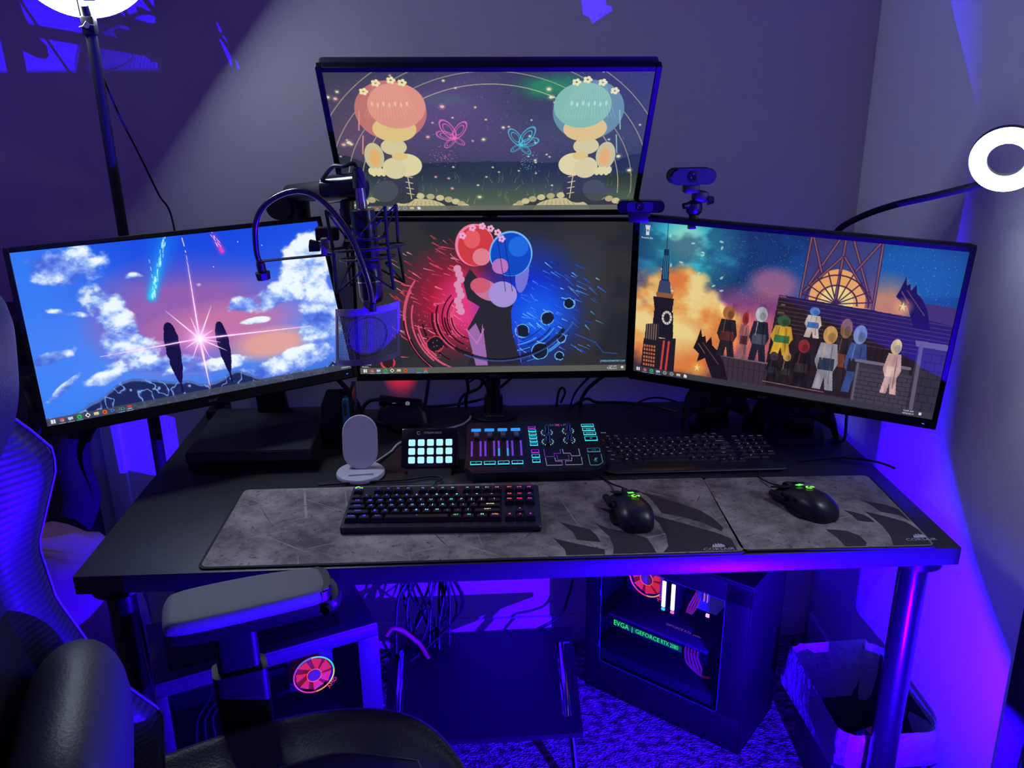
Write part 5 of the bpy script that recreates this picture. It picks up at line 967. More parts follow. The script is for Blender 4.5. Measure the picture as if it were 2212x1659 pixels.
bm = B(); cyl(bm, (-0.833, 0.640, 0.02), (-0.826, 0.615, 1.10), 0.0135, seg=20); cyl(bm, (-0.826, 0.615, 1.08), (-0.821, 0.600, 1.600), 0.0108, seg=20); part('pole', bm, matte, rl, world=True)
bm = B(); box(bm, (-0.821, 0.598, 1.612), (0.026, 0.022, 0.036), 0.004); cyl(bm, (-0.821, 0.598, 1.625), (-0.822, 0.592, 1.648), 0.009, seg=16); part('tilt_joint', bm, black, rl, world=True)
bm = B(); cyl(bm, (-0.821, 0.588, 1.612), (-0.821, 0.584, 1.612), 0.0055, seg=16); tube(bm, [(-0.836, 0.586, 1.609), (-0.828, 0.585, 1.611), (-0.821, 0.584, 1.619), (-0.814, 0.585, 1.613), (-0.806, 0.586, 1.612)], 0.0010, 6); part('tightening_screw', bm, mat('screw_grey', (0.3, 0.3, 0.34), 0.3, 0.8), rl, world=True)
for a_ in (60, 165, 270):
    bm = B(); tube(bm, [(-0.833, 0.640, 0.32), (-0.833 + .06 * math.cos(math.radians(a_)), 0.640 + .06 * math.sin(math.radians(a_)), 0.20), (-0.833 + .135 * math.cos(math.radians(a_)), 0.640 + .135 * math.sin(math.radians(a_)), 0.008)], 0.006, 8); part('leg', bm, matte, rl, world=True)
cable('lamp_cable', [(-0.838, 0.60, 1.66), (-0.836, 0.61, 1.59), (-0.818, 0.60, 1.54), (-0.812, 0.62, 1.49), (-0.81, 0.66, 1.43), (-0.80, 0.70, 1.36), (-0.785, 0.74, 1.27), (-0.77, 0.765, 1.20), (-0.77, 0.77, 0.95)], 0.0022, cablem, 'thin black lead hanging from the big ring lamp down the wall')
rl = thing('ring_light', 'small glowing ring lamp on a bent black gooseneck at the right', 'ring light', (0.645, 0.44, 1.23))
ring_light(rl, (0.730, 0.035, 1.378), (-0.50, -0.80, -0.33), 0.0385, 0.0105, 0.010, 120)
bm = B(); tube(bm, catmull([(0.640, 0.415, 1.195), (0.648, 0.400, 1.222), (0.675, 0.360, 1.252), (0.700, 0.300, 1.278), (0.714, 0.20, 1.305), (0.722, 0.115, 1.328), (0.729, 0.055, 1.345)], 10), 0.0062, 12); part('gooseneck', bm, matte, rl, world=True)
bm = B(); cyl(bm, (0.7285, 0.066, 1.341), (0.7295, 0.050, 1.347), 0.008); part('joint', bm, black, rl, world=True)
bm = B(); box(bm, (0.642, 0.425, 1.190), (0.03, 0.05, 0.03), 0.004); part('clamp', bm, black, rl, world=True)

# ================================================================== leads behind the desk and under it
CAB = [
 ([(-0.17, 0.60, 0.90), (-0.172, 0.66, 0.86), (-0.19, 0.70, 0.83), (-0.20, 0.735, 0.78), (-0.215, 0.76, 0.70)], .0045),
 ([(-0.115, 0.60, 0.90), (-0.105, 0.66, 0.86), (-0.098, 0.70, 0.80), (-0.105, 0.735, 0.755), (-0.10, 0.765, 0.68)], .004),
 ([(-0.08, 0.61, 0.895), (-0.085, 0.66, 0.855), (-0.055, 0.70, 0.81), (-0.05, 0.74, 0.75), (-0.08, 0.765, 0.66)], .0045),
 ([(-0.07, 0.61, 0.90), (-0.06, 0.67, 0.86), (-0.068, 0.71, 0.80), (-0.12, 0.745, 0.752), (-0.13, 0.77, 0.62)], .004),
 ([(0.03, 0.66, 0.86), (-0.02, 0.70, 0.80), (-0.06, 0.735, 0.76), (-0.15, 0.74, 0.742), (-0.28, 0.735, 0.742)], .0035),
 ([(0.17, 0.62, 0.885), (0.10, 0.66, 0.86), (0.02, 0.70, 0.84), (-0.04, 0.73, 0.835), (-0.1, .74, .80)], .0028),
 ([(0.215, 0.60, 0.89), (0.195, 0.68, 0.83), (0.165, 0.74, 0.76), (0.155, 0.77, 0.68)], .003),
 ([(0.265, 0.60, 0.895), (0.235, 0.67, 0.84), (0.19, 0.735, 0.765), (0.17, 0.765, 0.66)], .0050),
 ([(0.12, 0.72, 0.740), (0.125, 0.725, 0.775), (0.135, 0.73, 0.785), (0.142, 0.735, 0.77), (0.132, 0.74, 0.742)], .0030),
 ([(0.145, 0.70, 0.739), (0.19, 0.70, 0.765), (0.22, 0.715, 0.75), (0.29, 0.72, 0.745), (0.36, 0.70, 0.742), (0.41, 0.66, 0.740)], .0035),
 ([(0.30, 0.70, 0.738), (0.34, 0.72, 0.752), (0.38, 0.73, 0.752), (0.42, 0.72, 0.744)], .0026),
 ([(-0.42, 0.62, 0.88), (-0.40, 0.68, 0.83), (-0.375, 0.735, 0.76), (-0.36, 0.765, 0.68)], .0060)]
CL = ['lead bending left behind the button deck, below the centre monitor', 'nearly straight lead dropping left of the steel pole', 'lead curving down just left of the steel pole', 'lead crossing behind the steel pole towards the left', 'lead lying along the desk edge left of the steel pole', 'thin lead rising right from the steel pole to the centre monitor', 'thin slanted lead right of the steel pole', 'thick slanted lead from the right end of the centre monitor', 'small upright loop of lead on the rear desk edge', 'wavy lead on the desk behind the mixer', 'short arched lead beside the left gamepad', 'thick slanted lead below the left monitor beside the dock']
for k, (P, r_) in enumerate(CAB): cable('cable', P, r_, cablem, 'black ' + CL[k], 'leads behind the monitors')
cable('power_cable', [(0.715, 0.36, 0.90), (0.728, 0.44, 0.82), (0.735, 0.455, 0.745), (0.71, 0.46, 0.741), (0.68, 0.44, 0.741)], .0035, cablem, 'straight black lead under the right monitor by the desk edge')
cable('usb_cable', [(0.60, 0.365, TOP + .003), (0.66, 0.375, TOP + .003), (0.71, 0.365, TOP + .006), (0.745, 0.345, TOP + .008), (0.765, 0.32, TOP + .010), (0.775, 0.30, TOP + .010)], .0024, cablem, 'black lead with plug hanging over the right desk edge')
rs = random.Random(5)
for k in range(20):
    x0 = -0.20 + rs.uniform(-.14, .12); x1 = -0.22 + rs.uniform(-.05, .06); x2 = -0.24 + rs.uniform(-.10, .10)
    P = [(x0, 0.66 + rs.uniform(-.05, .06), 0.6955), (x0 + rs.uniform(-.04, .04), 0.64 + rs.uniform(-.05, .05), 0.52 + rs.uniform(-.08, .08)), (x1, 0.60 + rs.uniform(-.04, .04), 0.38 + rs.uniform(-.05, .06)), (x1 + rs.uniform(-.05, .05), 0.58 + rs.uniform(-.05, .05), 0.26 + rs.uniform(-.05, .06)), (x2, 0.56 + rs.uniform(-.1, .1), 0.10 + rs.uniform(-.05, .05)), (x2 + rs.uniform(-.05, .05), 0.645 + .005 * k, 0.006)]
    cable('cable', P, rs.uniform(.002, .0042), cablem, 'dark lead hanging in the tangle under the desk', 'hanging leads under the desk', n=6)
cable('power_strip_cable', [(-0.13, 0.64, 0.695), (-0.18, 0.60, 0.55), (-0.21, 0.58, 0.42), (-0.25, 0.57, 0.32)], .003, cablem, 'lead slanting down from the desk underside to the tangle')
cable('patch_cable', [(-0.30, 0.42, 0.30), (-0.285, 0.425, 0.315), (-0.262, 0.43, 0.305), (-0.240, 0.44, 0.275), (-0.225, 0.46, 0.24), (-0.21, 0.50, 0.17)], .0052, mat('red_cable', (0.55, 0.02, 0.10), 0.45), 'short pink-red lead beside the left computer case')
cable('network_cable', [(0.10, 0.765, 0.30), (0.125, 0.76, 0.28), (0.15, 0.75, 0.27), (0.20, 0.70, 0.28)], .0038, cablem, 'black lead entering the right computer case from the wall')
cable('network_cable', [(0.165, 0.70, 0.26), (0.155, 0.71, 0.20), (0.135, 0.71, 0.14), (0.10, 0.70, 0.12), (0.06, 0.68, 0.11), (0.03, 0.66, 0.06)], .0042, cablem, 'black lead curling from the right computer case to the floor')
cable('network_cable', [(0.635, 0.60, 0.68), (0.66, 0.64, 0.52), (0.62, 0.68, 0.44), (0.56, 0.70, 0.42)], .0030, cablem, 'thin lead in an arc right of the right computer case')

# ================================================================== left computer case
pc = thing('computer_case', 'pale computer case with a red lit fan behind its window, left under the desk', 'computer', (-0.489, 0.167, 0), math.radians(23.8))
lc = mat('case_pale', (0.06, 0.06, 0.08), 0.45); Lh, Dh = 0.214, 0.21; ztop = 0.452
# local: x along the window side (-0.214..0.214), y into the case (0..0.21)
bm = B(); box(bm, (0, 0.105, ztop - 0.006), (0.428, 0.21, 0.012), 0.003); part('top_panel', bm, lc, pc)
bm = B(); box(bm, (-0.02, 0.105, ztop + 0.001), (0.33, 0.15, 0.003), 0.001); part('dust_filter', bm, matte, pc)
bm = B(); box(bm, (0.2115, 0.105, 0.235), (0.005, 0.21, 0.43), 0.001); box(bm, (-0.2115, 0.105, 0.235), (0.005, 0.21, 0.43), 0.001); box(bm, (0, 0.2075, 0.235), (0.42, 0.005, 0.43)); part('shell', bm, lc, pc)
bm = B(); box(bm, (0, 0.001, 0.433), (0.428, 0.004, 0.026), 0.001); box(bm, (0.192, 0.001, 0.33), (0.044, 0.004, 0.19), 0.001); box(bm, (-0.205, 0.001, 0.33), (0.018, 0.004, 0.19), 0.001); part('window_frame', bm, lc, pc)
bm = B(); box(bm, (0, 0.10, 0.135), (0.424, 0.196, 0.20), 0.002); box(bm, (0, 0.1, 0.018), (0.40, 0.18, 0.03)); part('lower_shroud', bm, matte, pc)
glassm = bpy.data.materials.new('smoked_glass'); glassm.use_nodes = True; nt = glassm.node_tree; b_ = nt.nodes['Principled BSDF']; tr = nt.nodes.new('ShaderNodeBsdfTransparent'); ms = nt.nodes.new('ShaderNodeMixShader')
tr.inputs[0].default_value = (0.92, 0.90, 0.95, 1); b_.inputs['Base Color'].default_value = (0.01, 0.01, 0.02, 1); b_.inputs['Roughness'].default_value = 0.06; 
ms.inputs[0].default_value = 0.07; nt.links.new(tr.outputs[0], ms.inputs[1]); nt.links.new(b_.outputs[0], ms.inputs[2]); nt.links.new(ms.outputs[0], nt.nodes['Material Output'].inputs[0])
bm = B(); box(bm, (-0.013, 0.001, 0.328), (0.366, 0.003, 0.184)); part('window', bm, glassm, pc)
bm = B(); box(bm, (0, 0.19, 0.33), (0.40, 0.006, 0.18)); box(bm, (0.10, 0.15, 0.33), (0.03, 0.06, 0.12), 0.003); box(bm, (0.06, 0.12, 0.28), (0.10, 0.06, 0.012), 0.002); box(bm, (-0.06, 0.13, 0.38), (0.05, 0.05, 0.04), 0.004); part('motherboard', bm, black, pc)
def fan(parent, c, M, r_, red=(1.0, 0.03, 0.06), word=None):
    """lit cooler: coloured rim, hub and blades; M: frame of the fan, z towards the viewer"""
    red_m = glow('fan_red', (0.95, 0.03, 0.07), 0.85); dr = glow('fan_red_dark', (0.35, 0.01, 0.03), 0.6); orr = glow('fan_orange', (1.0, 0.10, 0.04), 1.2)
    stops = [(0.06, 1.0, 0.25), (0.1, 0.85, 0.9), (0.08, 0.25, 1.0), (0.5, 0.05, 0.95), (1.0, 0.05, 0.7), (1.0, 0.03, 0.15), (1.0, 0.35, 0.05), (0.9, 0.8, 0.1)]
    for k, c_ in enumerate(stops):
        a0, a1 = k * 45 + 2, k * 45 + 48; bm = B(); tube(bm, [(r_ * math.cos(math.radians(a)), r_ * math.sin(math.radians(a)), 0.004) for a in np.linspace(a0, a1, 9)], r_ * 0.035, 8, M=M); part('lit_rim', bm, glow('rim_%d' % k, c_, 1.1), parent)
    bm = B(); lathe(bm, [(r_ * .93, -0.004), (r_ * .93, -0.0035)], 40, M); part('back_disc', bm, dr, parent)
    bm = B()
    for k in range(7):
        a = k * 2 * PI / 7; P0 = [(r_ * .34 * math.cos(a), r_ * .34 * math.sin(a), 0.002), (r_ * .34 * math.cos(a + .45), r_ * .34 * math.sin(a + .45), -0.002)]; P1 = [(r_ * .9 * math.cos(a + .75), r_ * .9 * math.sin(a + .75), -0.002), (r_ * .9 * math.cos(a + .15), r_ * .9 * math.sin(a + .15), 0.003)]
        vs = [bm.verts.new(M @ Vector(p)) for p in P0 + P1]; vs2 = [bm.verts.new(M @ (Vector(p) + Vector((0, 0, .001)))) for p in P0 + P1]; bm.faces.new(vs); bm.faces.new(vs2[::-1])
        for i in range(4): bm.faces.new((vs[i], vs[(i + 1) % 4], vs2[(i + 1) % 4], vs2[i]))
    part('fan_blades', bm, red_m, parent)
    bm = B(); lathe(bm, [(r_ * .33, -0.002), (r_ * .33, 0.006), (r_ * .28, 0.008)], 30, M); part('fan_hub', bm, mat('fan_hub', (0.10, 0.05, 0.16), 0.4, emit=(0.12, 0.02, 0.25), es=.6), parent)
    bm = B(); tube(bm, [(r_ * .36 * math.cos(a), r_ * .36 * math.sin(a), 0.006) for a in np.linspace(0, 2 * PI, 28)[:-1]], r_ * .02, 6, True, M=M); part('hub_ring', bm, orr, parent)
    if word: text('fan_word', word, r_ * .30, glow('fan_word', (1.0, 0.04, 0.1), 1.2), parent, M @ RZ(-42 if word != 'AMD' else 48) @ T(0, -r_ * 1.16, 0.004) @ RZ(0))
bm = B(); box(bm, (0, 0, -0.018), (0.095, 0.095, 0.03), 0.004, T(0.078, 0.035, 0.362) @ RX(90)); part('cooler_block', bm, mat('cooler_block', (0.05, 0.04, 0.08), 0.5), pc)
fan(pc, None, T(0.078, 0.016, 0.362) @ RX(90), 0.041, word='AMD')
for k in range(5): bm = B(); tube(bm, catmull([(-0.16 + .02 * k, .05, .24), (-0.15 + .015 * k, .06, .30), (-0.12 + .02 * k, .08, .33), (-0.10, .12, .36)], 6), .0022, 6); part('inner_lead', bm, mat('lead_grey', (0.03, 0.025, 0.04), 0.4), pc)

# ================================================================== right computer case (black, glass side)
ang2 = math.atan2(-0.647, 0.762)
pc = thing('computer_case', 'black glass-sided computer case with green lettering, right under the desk', 'computer', (0.187, 0.595, 0), ang2)
cb = mat('case_black', (0.005, 0.005, 0.007), 0.5); Ld, Wd, Ht = 0.428, 0.205, 0.46
bm = B(); box(bm, (Ld / 2, Wd / 2, Ht - .005), (Ld, Wd, .01), .002); box(bm, (Ld - .003, Wd / 2, Ht / 2), (.006, Wd, Ht - .012), .002); box(bm, (.003, Wd / 2, Ht / 2), (.006, Wd, Ht - .012), .001); box(bm, (Ld / 2, Wd - .003, Ht / 2), (Ld, .006, Ht - .012)); box(bm, (Ld / 2, Wd / 2, .012), (Ld, Wd, .012), .002); part('shell', bm, cb, pc)
bm = B(); box(bm, (Ld / 2, .002, .055), (Ld, .004, .092), .001); box(bm, (.022, .002, .275), (.044, .004, .350), .001); box(bm, (.397, .002, .275), (.062, .004, .350), .001); box(bm, (Ld / 2, .002, .430), (Ld, .004, .052), .001); part('side_frame', bm, cb, pc)
bm = B(); box(bm, (.205, .0005, .252), (.322, .003, .304), .001); part('glass_panel', bm, glassm, pc)
rim = mat('glass_edge', (0.08, 0.07, 0.22), 0.2, 0.3); bm = B(); tube(bm, [(x + .205, -.0018, y + .252) for x, y in rrect(.322, .304, .008, 4)], .0009, 6, True); part('glass_rim', bm, rim, pc)
for z_ in (.15, .30): bm = B(); box(bm, (.043, -.002, z_), (.003, .002, .018)); part('latch', bm, mat('latch_blue', (0.1, 0.1, 0.4), 0.3), pc)
bm = B(); box(bm, (.21, .16, .27), (.36, .006, .30)); box(bm, (.21, .10, .10), (.37, .17, .05), .002); part('motherboard', bm, mat('board_black', (0.02, 0.018, 0.03), 0.5), pc)
bm = B(); box(bm, (.145, .115, .372), (.095, .08, .095), .004); part('cooler_block', bm, MATS['cooler_block'], pc)
fan(pc, None, T(.138, .062, .345) @ RX(90), .048, word='AMD')
bm = B(); box(bm, (.186, .09, .350), (.008, .10, .06), .002); part('side_plate', bm, glow('plate_violet', (0.30, 0.03, 0.85), .55), pc)
for x_, c_, c2_ in ((.208, (0.75, 0.9, 1.0), (0.05, 0.7, 1.0)), (.232, (1.0, 0.92, 0.85), (1.0, 0.15, 0.6))):
    bm = B(); box(bm, (x_, .06, .347), (.010, .09, .085), .002); o = part('memory_stick', bm, black, pc)
    bm = B(); box(bm, (x_, .013, .352), (.0095, .004, .070), .0015); part('light_bar', bm, glow('ram_%d' % int(x_ * 1000), c_, 2.2), o); bm = B(); box(bm, (x_, .013, .311), (.009, .004, .006), .001); part('light_dot', bm, glow('ramd_%d' % int(x_ * 1000), c2_, 1.4), o)
bm = B()
for k in range(4): tube(bm, catmull([(.252 + .004 * k, .05, .30), (.262 + .006 * k, .04, .33), (.270 + .004 * k, .06, .36), (.265, .10, .39)], 6), .0022, 6)
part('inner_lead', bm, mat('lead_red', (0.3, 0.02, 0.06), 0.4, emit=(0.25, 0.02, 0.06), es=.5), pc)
bm = B(); box(bm, (.302, .10, .35), (.05, .10, .06), .002); part('drive_bay', bm, mat('bay_blue', (0.03, 0.03, 0.2), 0.4, emit=(0.03, 0.02, 0.35), es=.5), pc)
for x_ in (.296, .304): bm = B(); box(bm, (x_, .045, .365), (.0016, .004, .03)); part('bay_light', bm, glow('bay_pink', (0.7, 0.2, 0.8), .9), pc)
bm = B(); box(bm, (.305, .05, .312), (.008, .004, .008)); part('board_lamp', bm, glow('board_lamp', (1.0, 0.6, 0.9), 1.3), pc)
# graphics card: wide plate with lit lettering on its edge
gp = mat('card_plate', (0.10, 0.03, 0.16), 0.35, 0.4)
bm = B(); box(bm, (.185, .095, .222), (.27, .125, .008), .003); part('card_backplate', bm, gp, pc)
bm = B(); box(bm, (.185, .095, .200), (.268, .122, .034), .004); part('card_shroud', bm, gloss, pc)
gg = glow('card_green', (0.02, 1.0, 0.10), 1.5); gd = glow('card_green_dark', (0.003, 0.09, 0.02), .6)
bm = B(); box(bm, (.158, .0335, .203), (.190, .0012, .016)); part('lit_strip', bm, gd, pc)
text('card_word', 'EVGA', 0.021, gg, pc, T(.085, .032, .2035) @ RX(90), sx=.85); text('card_word', '|', .018, gg, pc, T(.117, .032, .2035) @ RX(90)); text('card_word', 'GEFORCE', 0.0165, gg, pc, T(.160, .032, .2035) @ RX(90), sx=.95); text('card_word', 'RTX 2080', 0.0165, gg, pc, T(.221, .032, .2035) @ RX(90), sx=.68)
bm = B()
for k in range(3): box(bm, (.27 - .05 * k, .08 + .02 * k, .2265), (.03, .008, .0008)); 
part('card_vents', bm, black, pc)
text('card_print', 'GEFORCE RTX 2080', .012, glow('card_print', (0.25, 0.08, 0.55), .7), pc, T(.235, .075, .2268), sx=.9)
bm = B()
for k in range(5): tube(bm, catmull([(.262 + .008 * k, .036, .215), (.266 + .008 * k, .026, .205), (.272 + .009 * k, .030, .175), (.300, .05, .14), (.315, .08, .12)], 6), .0028, 6)
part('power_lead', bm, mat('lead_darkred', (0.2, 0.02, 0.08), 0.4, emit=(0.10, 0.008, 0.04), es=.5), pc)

# ================================================================== foot rest
fr_ = thing('foot_rest', 'black foot rest with two chrome rails standing on the carpet under the desk', 'foot rest', (-0.08, 0.41, 0))
A4 = [(-0.309, 0.580, 0.186), (0.151, 0.592, 0.186), (0.136, 0.240, 0.160), (-0.297, 0.232, 0.160)]
def onfr(u, v, dz=0.0):
    a, b__, c, d = [Vector(p) for p in A4]; return (a * (1 - u) + b__ * u) * (1 - v) + (d * (1 - u) + c * u) * v + Vector((0, 0, dz))
frm = mat('foot_plate', (0.006, 0.006, 0.009), 0.55, bump=(300, .15))
def slab(bm, u0, u1, v0, v1, z0=-0.012, z1=0.0):
    vs = [bm.verts.new(onfr(u, v, z)) for z in (z0, z1) for u, v in ((u0, v0), (u1, v0), (u1, v1), (u0, v1))]
    for f in ((0, 1, 2, 3), (7, 6, 5, 4), (0, 4, 5, 1), (1, 5, 6, 2), (2, 6, 7, 3), (3, 7, 4, 0)): bm.faces.new([vs[i] for i in f])
bm = B()
slab(bm, 0, 1, 0, .16); slab(bm, 0, 1, .86, 1); slab(bm, 0, .045, .16, .86); slab(bm, .085, .905, .16, .86); slab(bm, .955, 1, .16, .86)
bmesh.ops.remove_doubles(bm, verts=bm.verts, dist=1e-5); part('plate', bm, frm, fr_, world=True, sm=20)
for u in (.066, .930):
    bm = B(); tube(bm, [onfr(u, .17, -.004), onfr(u, .20, .002), onfr(u, .62, .002), onfr(u, .84, -.008)], [.007, .0085, .0085, .005], 14); part('rail', bm, chrome, fr_, world=True)
bm = B(); cyl(bm, onfr(.94, .185, .004), onfr(.975, .185, .004), .003); part('rail_knob', bm, chrome, fr_, world=True)
bm = B(); tube(bm, catmull([(0.118, 0.50, 0.165), (0.120, 0.40, 0.12), (0.124, 0.29, 0.045), (0.122, 0.245, 0.020), (0.112, 0.225, 0.0125), (0.09, 0.222, 0.012), (-0.08, 0.215, 0.012), (-0.25, 0.208, 0.012), (-0.275, 0.212, 0.0125), (-0.285, 0.23, 0.02), (-0.287, 0.275, 0.045), (-0.283, 0.385, 0.12), (-0.280, 0.49, 0.165)], 7), .0075, 12); part('tube_frame', bm, chrome, fr_, world=True)
bm = B(); tube(bm, catmull([(0.110, 0.30, 0.150), (0.114, 0.42, 0.10), (0.118, 0.58, 0.03), (0.112, 0.615, 0.0125), (0.09, 0.62, 0.012), (-0.08, 0.615, 0.012), (-0.25, 0.61, 0.012), (-0.275, 0.60, 0.0125), (-0.282, 0.57, 0.03), (-0.278, 0.41, 0.10), (-0.274, 0.29, 0.150)], 7), .0075, 12); part('tube_frame', bm, chrome, fr_, world=True)
bm = B(); cyl(bm, (0.020, 0.2185, 0.0125), (0.064, 0.2205, 0.0125), .0122, seg=16); cyl(bm, (-.21, 0.209, 0.0125), (-.17, 0.211, 0.0125), .0122, seg=16); part('rubber_sleeve', bm, mat('sleeve', (0.03, 0.03, 0.06), .7), fr_, world=True)

# ================================================================== waste bin with a white bag
wb = thing('waste_bin', 'dark rectangular waste bin lined with a white bag behind the right desk leg', 'waste bin', (0.735, 0.235, 0))
bm = B(); o1 = rrect(0.16, 0.24, .03, 6); o2 = rrect(0.205, 0.30, .035, 6)
rings = [[Vector((x, y, z)) for x, y in o] for o, z in ((o1, 0.0), (o1, 0.004))] + [[Vector((x, y, 0.252)) for x, y in o2]] + [[Vector((x * .97, y * .98, 0.252)) for x, y in o2]] + [[Vector((x * .95, y * .97, 0.008)) for x, y in o1]]
loft(bm, rings); part('bin_body', bm, mat('bin_body', (0.02, 0.02, 0.04), 0.5), wb)
bm = B(); rr = random.Random(3); n_ = len(o2); prof = []
rows = [(0.86, -.13, .004), (0.90, -.05, .008), (0.955, -.005, .006), (1.0, .012, .004), (1.04, .004, .006), (1.055, -.028, .012), (1.06, -.065, .022)]
R = []
ph = [rr.uniform(0, 6) for _ in range(6)]
for s_, dz, am in rows:
    ring = []
    for k, (x, y) in enumerate(o2):
        a = 2 * PI * k / n_; wv = math.sin(5 * a + ph[0]) * .5 + math.sin(9 * a + ph[1]) * .3 + math.sin(17 * a + ph[2]) * .25
        d = 0.06 * max(0, math.sin(2 * a + 2.2)) * (1 if dz < -.02 and s_ > 1 else 0)
        ring.append(Vector((x * s_ + am * wv * math.cos(a), y * s_ + am * wv * math.sin(a), 0.252 + dz + am * wv * 1.2 - d * .5 * rr.uniform(.8, 1.2))))
    R.append(ring)
loft(bm, R, cap=False); part('bag', bm, mat('bag_white', (0.26, 0.26, 0.30), 0.35, bump=(60, .5)), wb, sm=70)
t = thing('crumpled_packet', 'red and black packet thrown in the waste bin', 'litter', (0.745, 0.20, 0.13))
bm = B(); box(bm, (0, 0, 0.01), (.06, .05, .03), .006, RZ(25) @ RX(15)); part('wrapper', bm, gloss, t); bm = B(); box(bm, (.022, 0, .022), (.022, .04, .012), .002, RZ(25) @ RX(15)); part('red_flap', bm, mat('wrapper_red', (.45, .03, .06), .5), t)

# ================================================================== things at the left
cab = thing('cabinet', 'dark low cabinet against the wall at the far left', 'cabinet', (-1.24, 0.69, 0))
bm = B(); box(bm, (-1.24, 0.69, 0.46), (0.36, 0.18, 0.92), 0.004); part('carcass', bm, mat('cabinet_paint', (0.05, 0.04, 0.06), 0.6), cab, world=True); bm = B(); box(bm, (-1.24, 0.685, 0.97), (0.38, 0.19, 0.10), 0.004); part('top_board', bm, black, cab, world=True)
cloth = mat('dark_cloth', (0.055, 0.04, 0.065), 0.9, noise=(8, .3, 5), bump=(30, .2))
bm = B()
def cl(u, v):
    x = -1.09 + 0.20 * u + 0.02 * math.sin(9 * u + 3 * v) - 0.05 * v * (1 - u) + .015 * math.sin(14 * v); z = 0.90 - 0.50 * v; y = 0.555 + 0.015 * math.sin(16 * u + 5 * v) - 0.04 * v + .015 * math.sin(5 * v + 4 * u)
    if u > .6: x -= (u - .6) * .25 * v * 1.1
    return Vector((x, y, z))
grid(bm, cl, 36, 30); g2 = [f for f in bm.faces]; r_ = bmesh.ops.solidify(bm, geom=g2, thickness=0.006); tag(part('hanging_cloth', bm, cloth, sm=70), 'dark violet cloth hanging beside the wall strip left of the desk', 'cloth')
cu_ = thing('cushion', 'large violet-brown cushion on the floor left of the desk', 'cushion', (-1.02, 0.40, 0))
bm = B()
rings = []
for j in range(13):
    q = -PI / 2 + PI * j / 12; z = 0.30 + 0.30 * math.sin(q); s_ = max(0.02, math.cos(q) ** .5)
    rings.append([Vector((-1.05 + 0.22 * s_ * (abs(math.cos(a)) ** .7) * (1 if math.cos(a) > 0 else -1), 0.35 + 0.22 * s_ * (abs(math.sin(a)) ** .7) * (1 if math.sin(a) > 0 else -1), z + .010 * math.sin(7 * a + j))) for a in [2 * PI * k / 36 for k in range(36)]])
loft(bm, rings); part('cover', bm, mat('cushion_cover', (0.26, 0.12, 0.20), 0.85, noise=(5, .2, 4), bump=(14, .5)), cu_, world=True, sm=70)
# dark cloth draped beside the right wall in the foreground
bm = B()
def cr_(u, v): 
    y = -0.105 - 0.52 * u; return Vector((0.80 + 0.018 * math.sin(15 * u + 1.2 * v) + .012 * math.sin(31 * u), y, 0.78 - 0.775 * v - .10 * u * (1 - v)))
grid(bm, cr_, 50, 20); bmesh.ops.solidify(bm, geom=[f for f in bm.faces], thickness=0.008); tag(part('draped_blanket', bm, mat('blanket_blue', (0.08, 0.06, 0.13), 0.9, noise=(12, .3, 5), bump=(70, .4)), sm=70), 'dark blue blanket draped by the right wall at the picture edge', 'blanket')

# ================================================================== flood lamp on the carpet with an added beam-shaping panel (below the picture)
fl = thing('flood_lamp', 'small black floor lamp with an added beam-shaping panel, giving the blue light', 'lamp', (FLOOD[0], FLOOD[1] - .07, 0))
bm = B(); lathe(bm, [(.07, 0), (.07, .008), (.012, .014), (.008, FLOOD[2] - .02)], 28, T(FLOOD[0], FLOOD[1] - .07, 0)); part('foot', bm, black, fl, world=True)
bm = B(); cyl(bm, (FLOOD[0], FLOOD[1] - .09, FLOOD[2] - .015), (FLOOD[0], FLOOD[1] - .025, FLOOD[2] - .002), .034, .036, seg=28); part('lamp_head', bm, black, fl, world=True)
S_ = Vector(FLOOD); wallp = [(.60, 2.6), (.43, 1.75), (.36, 1.40), (.325, 1.15), (.306, .84), (.22, .735), (.131, .638), (.045, .57), (-.042, .507), (-.20, .42), (-.36, .36)]  # added panel, outlined to throw the shadow edge on the right wall
bm = B(); vs = [S_ + (Vector((WX, y, z)) - S_) * .08 for y, z in wallp] ; base = [S_ + Vector((.056, .0 - .01 * k, .0)) * 1 for k in range(1)]
far = [Vector((S_.x + .020, S_.y - .06, S_.z + .002)), Vector((S_.x + .020, S_.y - .06, S_.z + .19))]
P = vs + far; n1_ = [bm.verts.new(p) for p in P]; n2_ = [bm.verts.new(p + Vector((.003, 0, 0))) for p in P]
bm.faces.new(n1_); bm.faces.new(n2_[::-1])
for i in range(len(P)): bm.faces.new((n1_[i], n1_[(i + 1) % len(P)], n2_[(i + 1) % len(P)], n2_[i]))
bmesh.ops.triangulate(bm, faces=[f for f in bm.faces if len(f.verts) > 4]); part('beam_panel', bm, matte, fl, world=True, sm=0)
# unseen red lamp, added to tint the wall below the centre monitor
t = thing('added_red_lamp', 'small unseen red lamp added behind the centre monitor, making a red spot on the wall', 'lamp', (-0.268, 0.70, 0.89))
bm = B(); box(bm, (0, 0, 0), (.02, .03, .02), .002); part('lamp_box', bm, black, t)
lamp('added_red_light', 'SPOT', (-0.268, 0.718, 0.872), (1.0, 0.01, 0.02), 0.5, 0.004, (math.radians(55), 0, 0), spot_size=math.radians(56), spot_blend=0.7)
# ================================================================== gaming chair, seen from the front left of its seat
ca = math.radians(19); O = Vector((-0.371, -0.373, 0))
chair = thing('gaming_chair', 'black high-backed gaming chair with lumbar pillow in the left foreground', 'chair', O, ca)
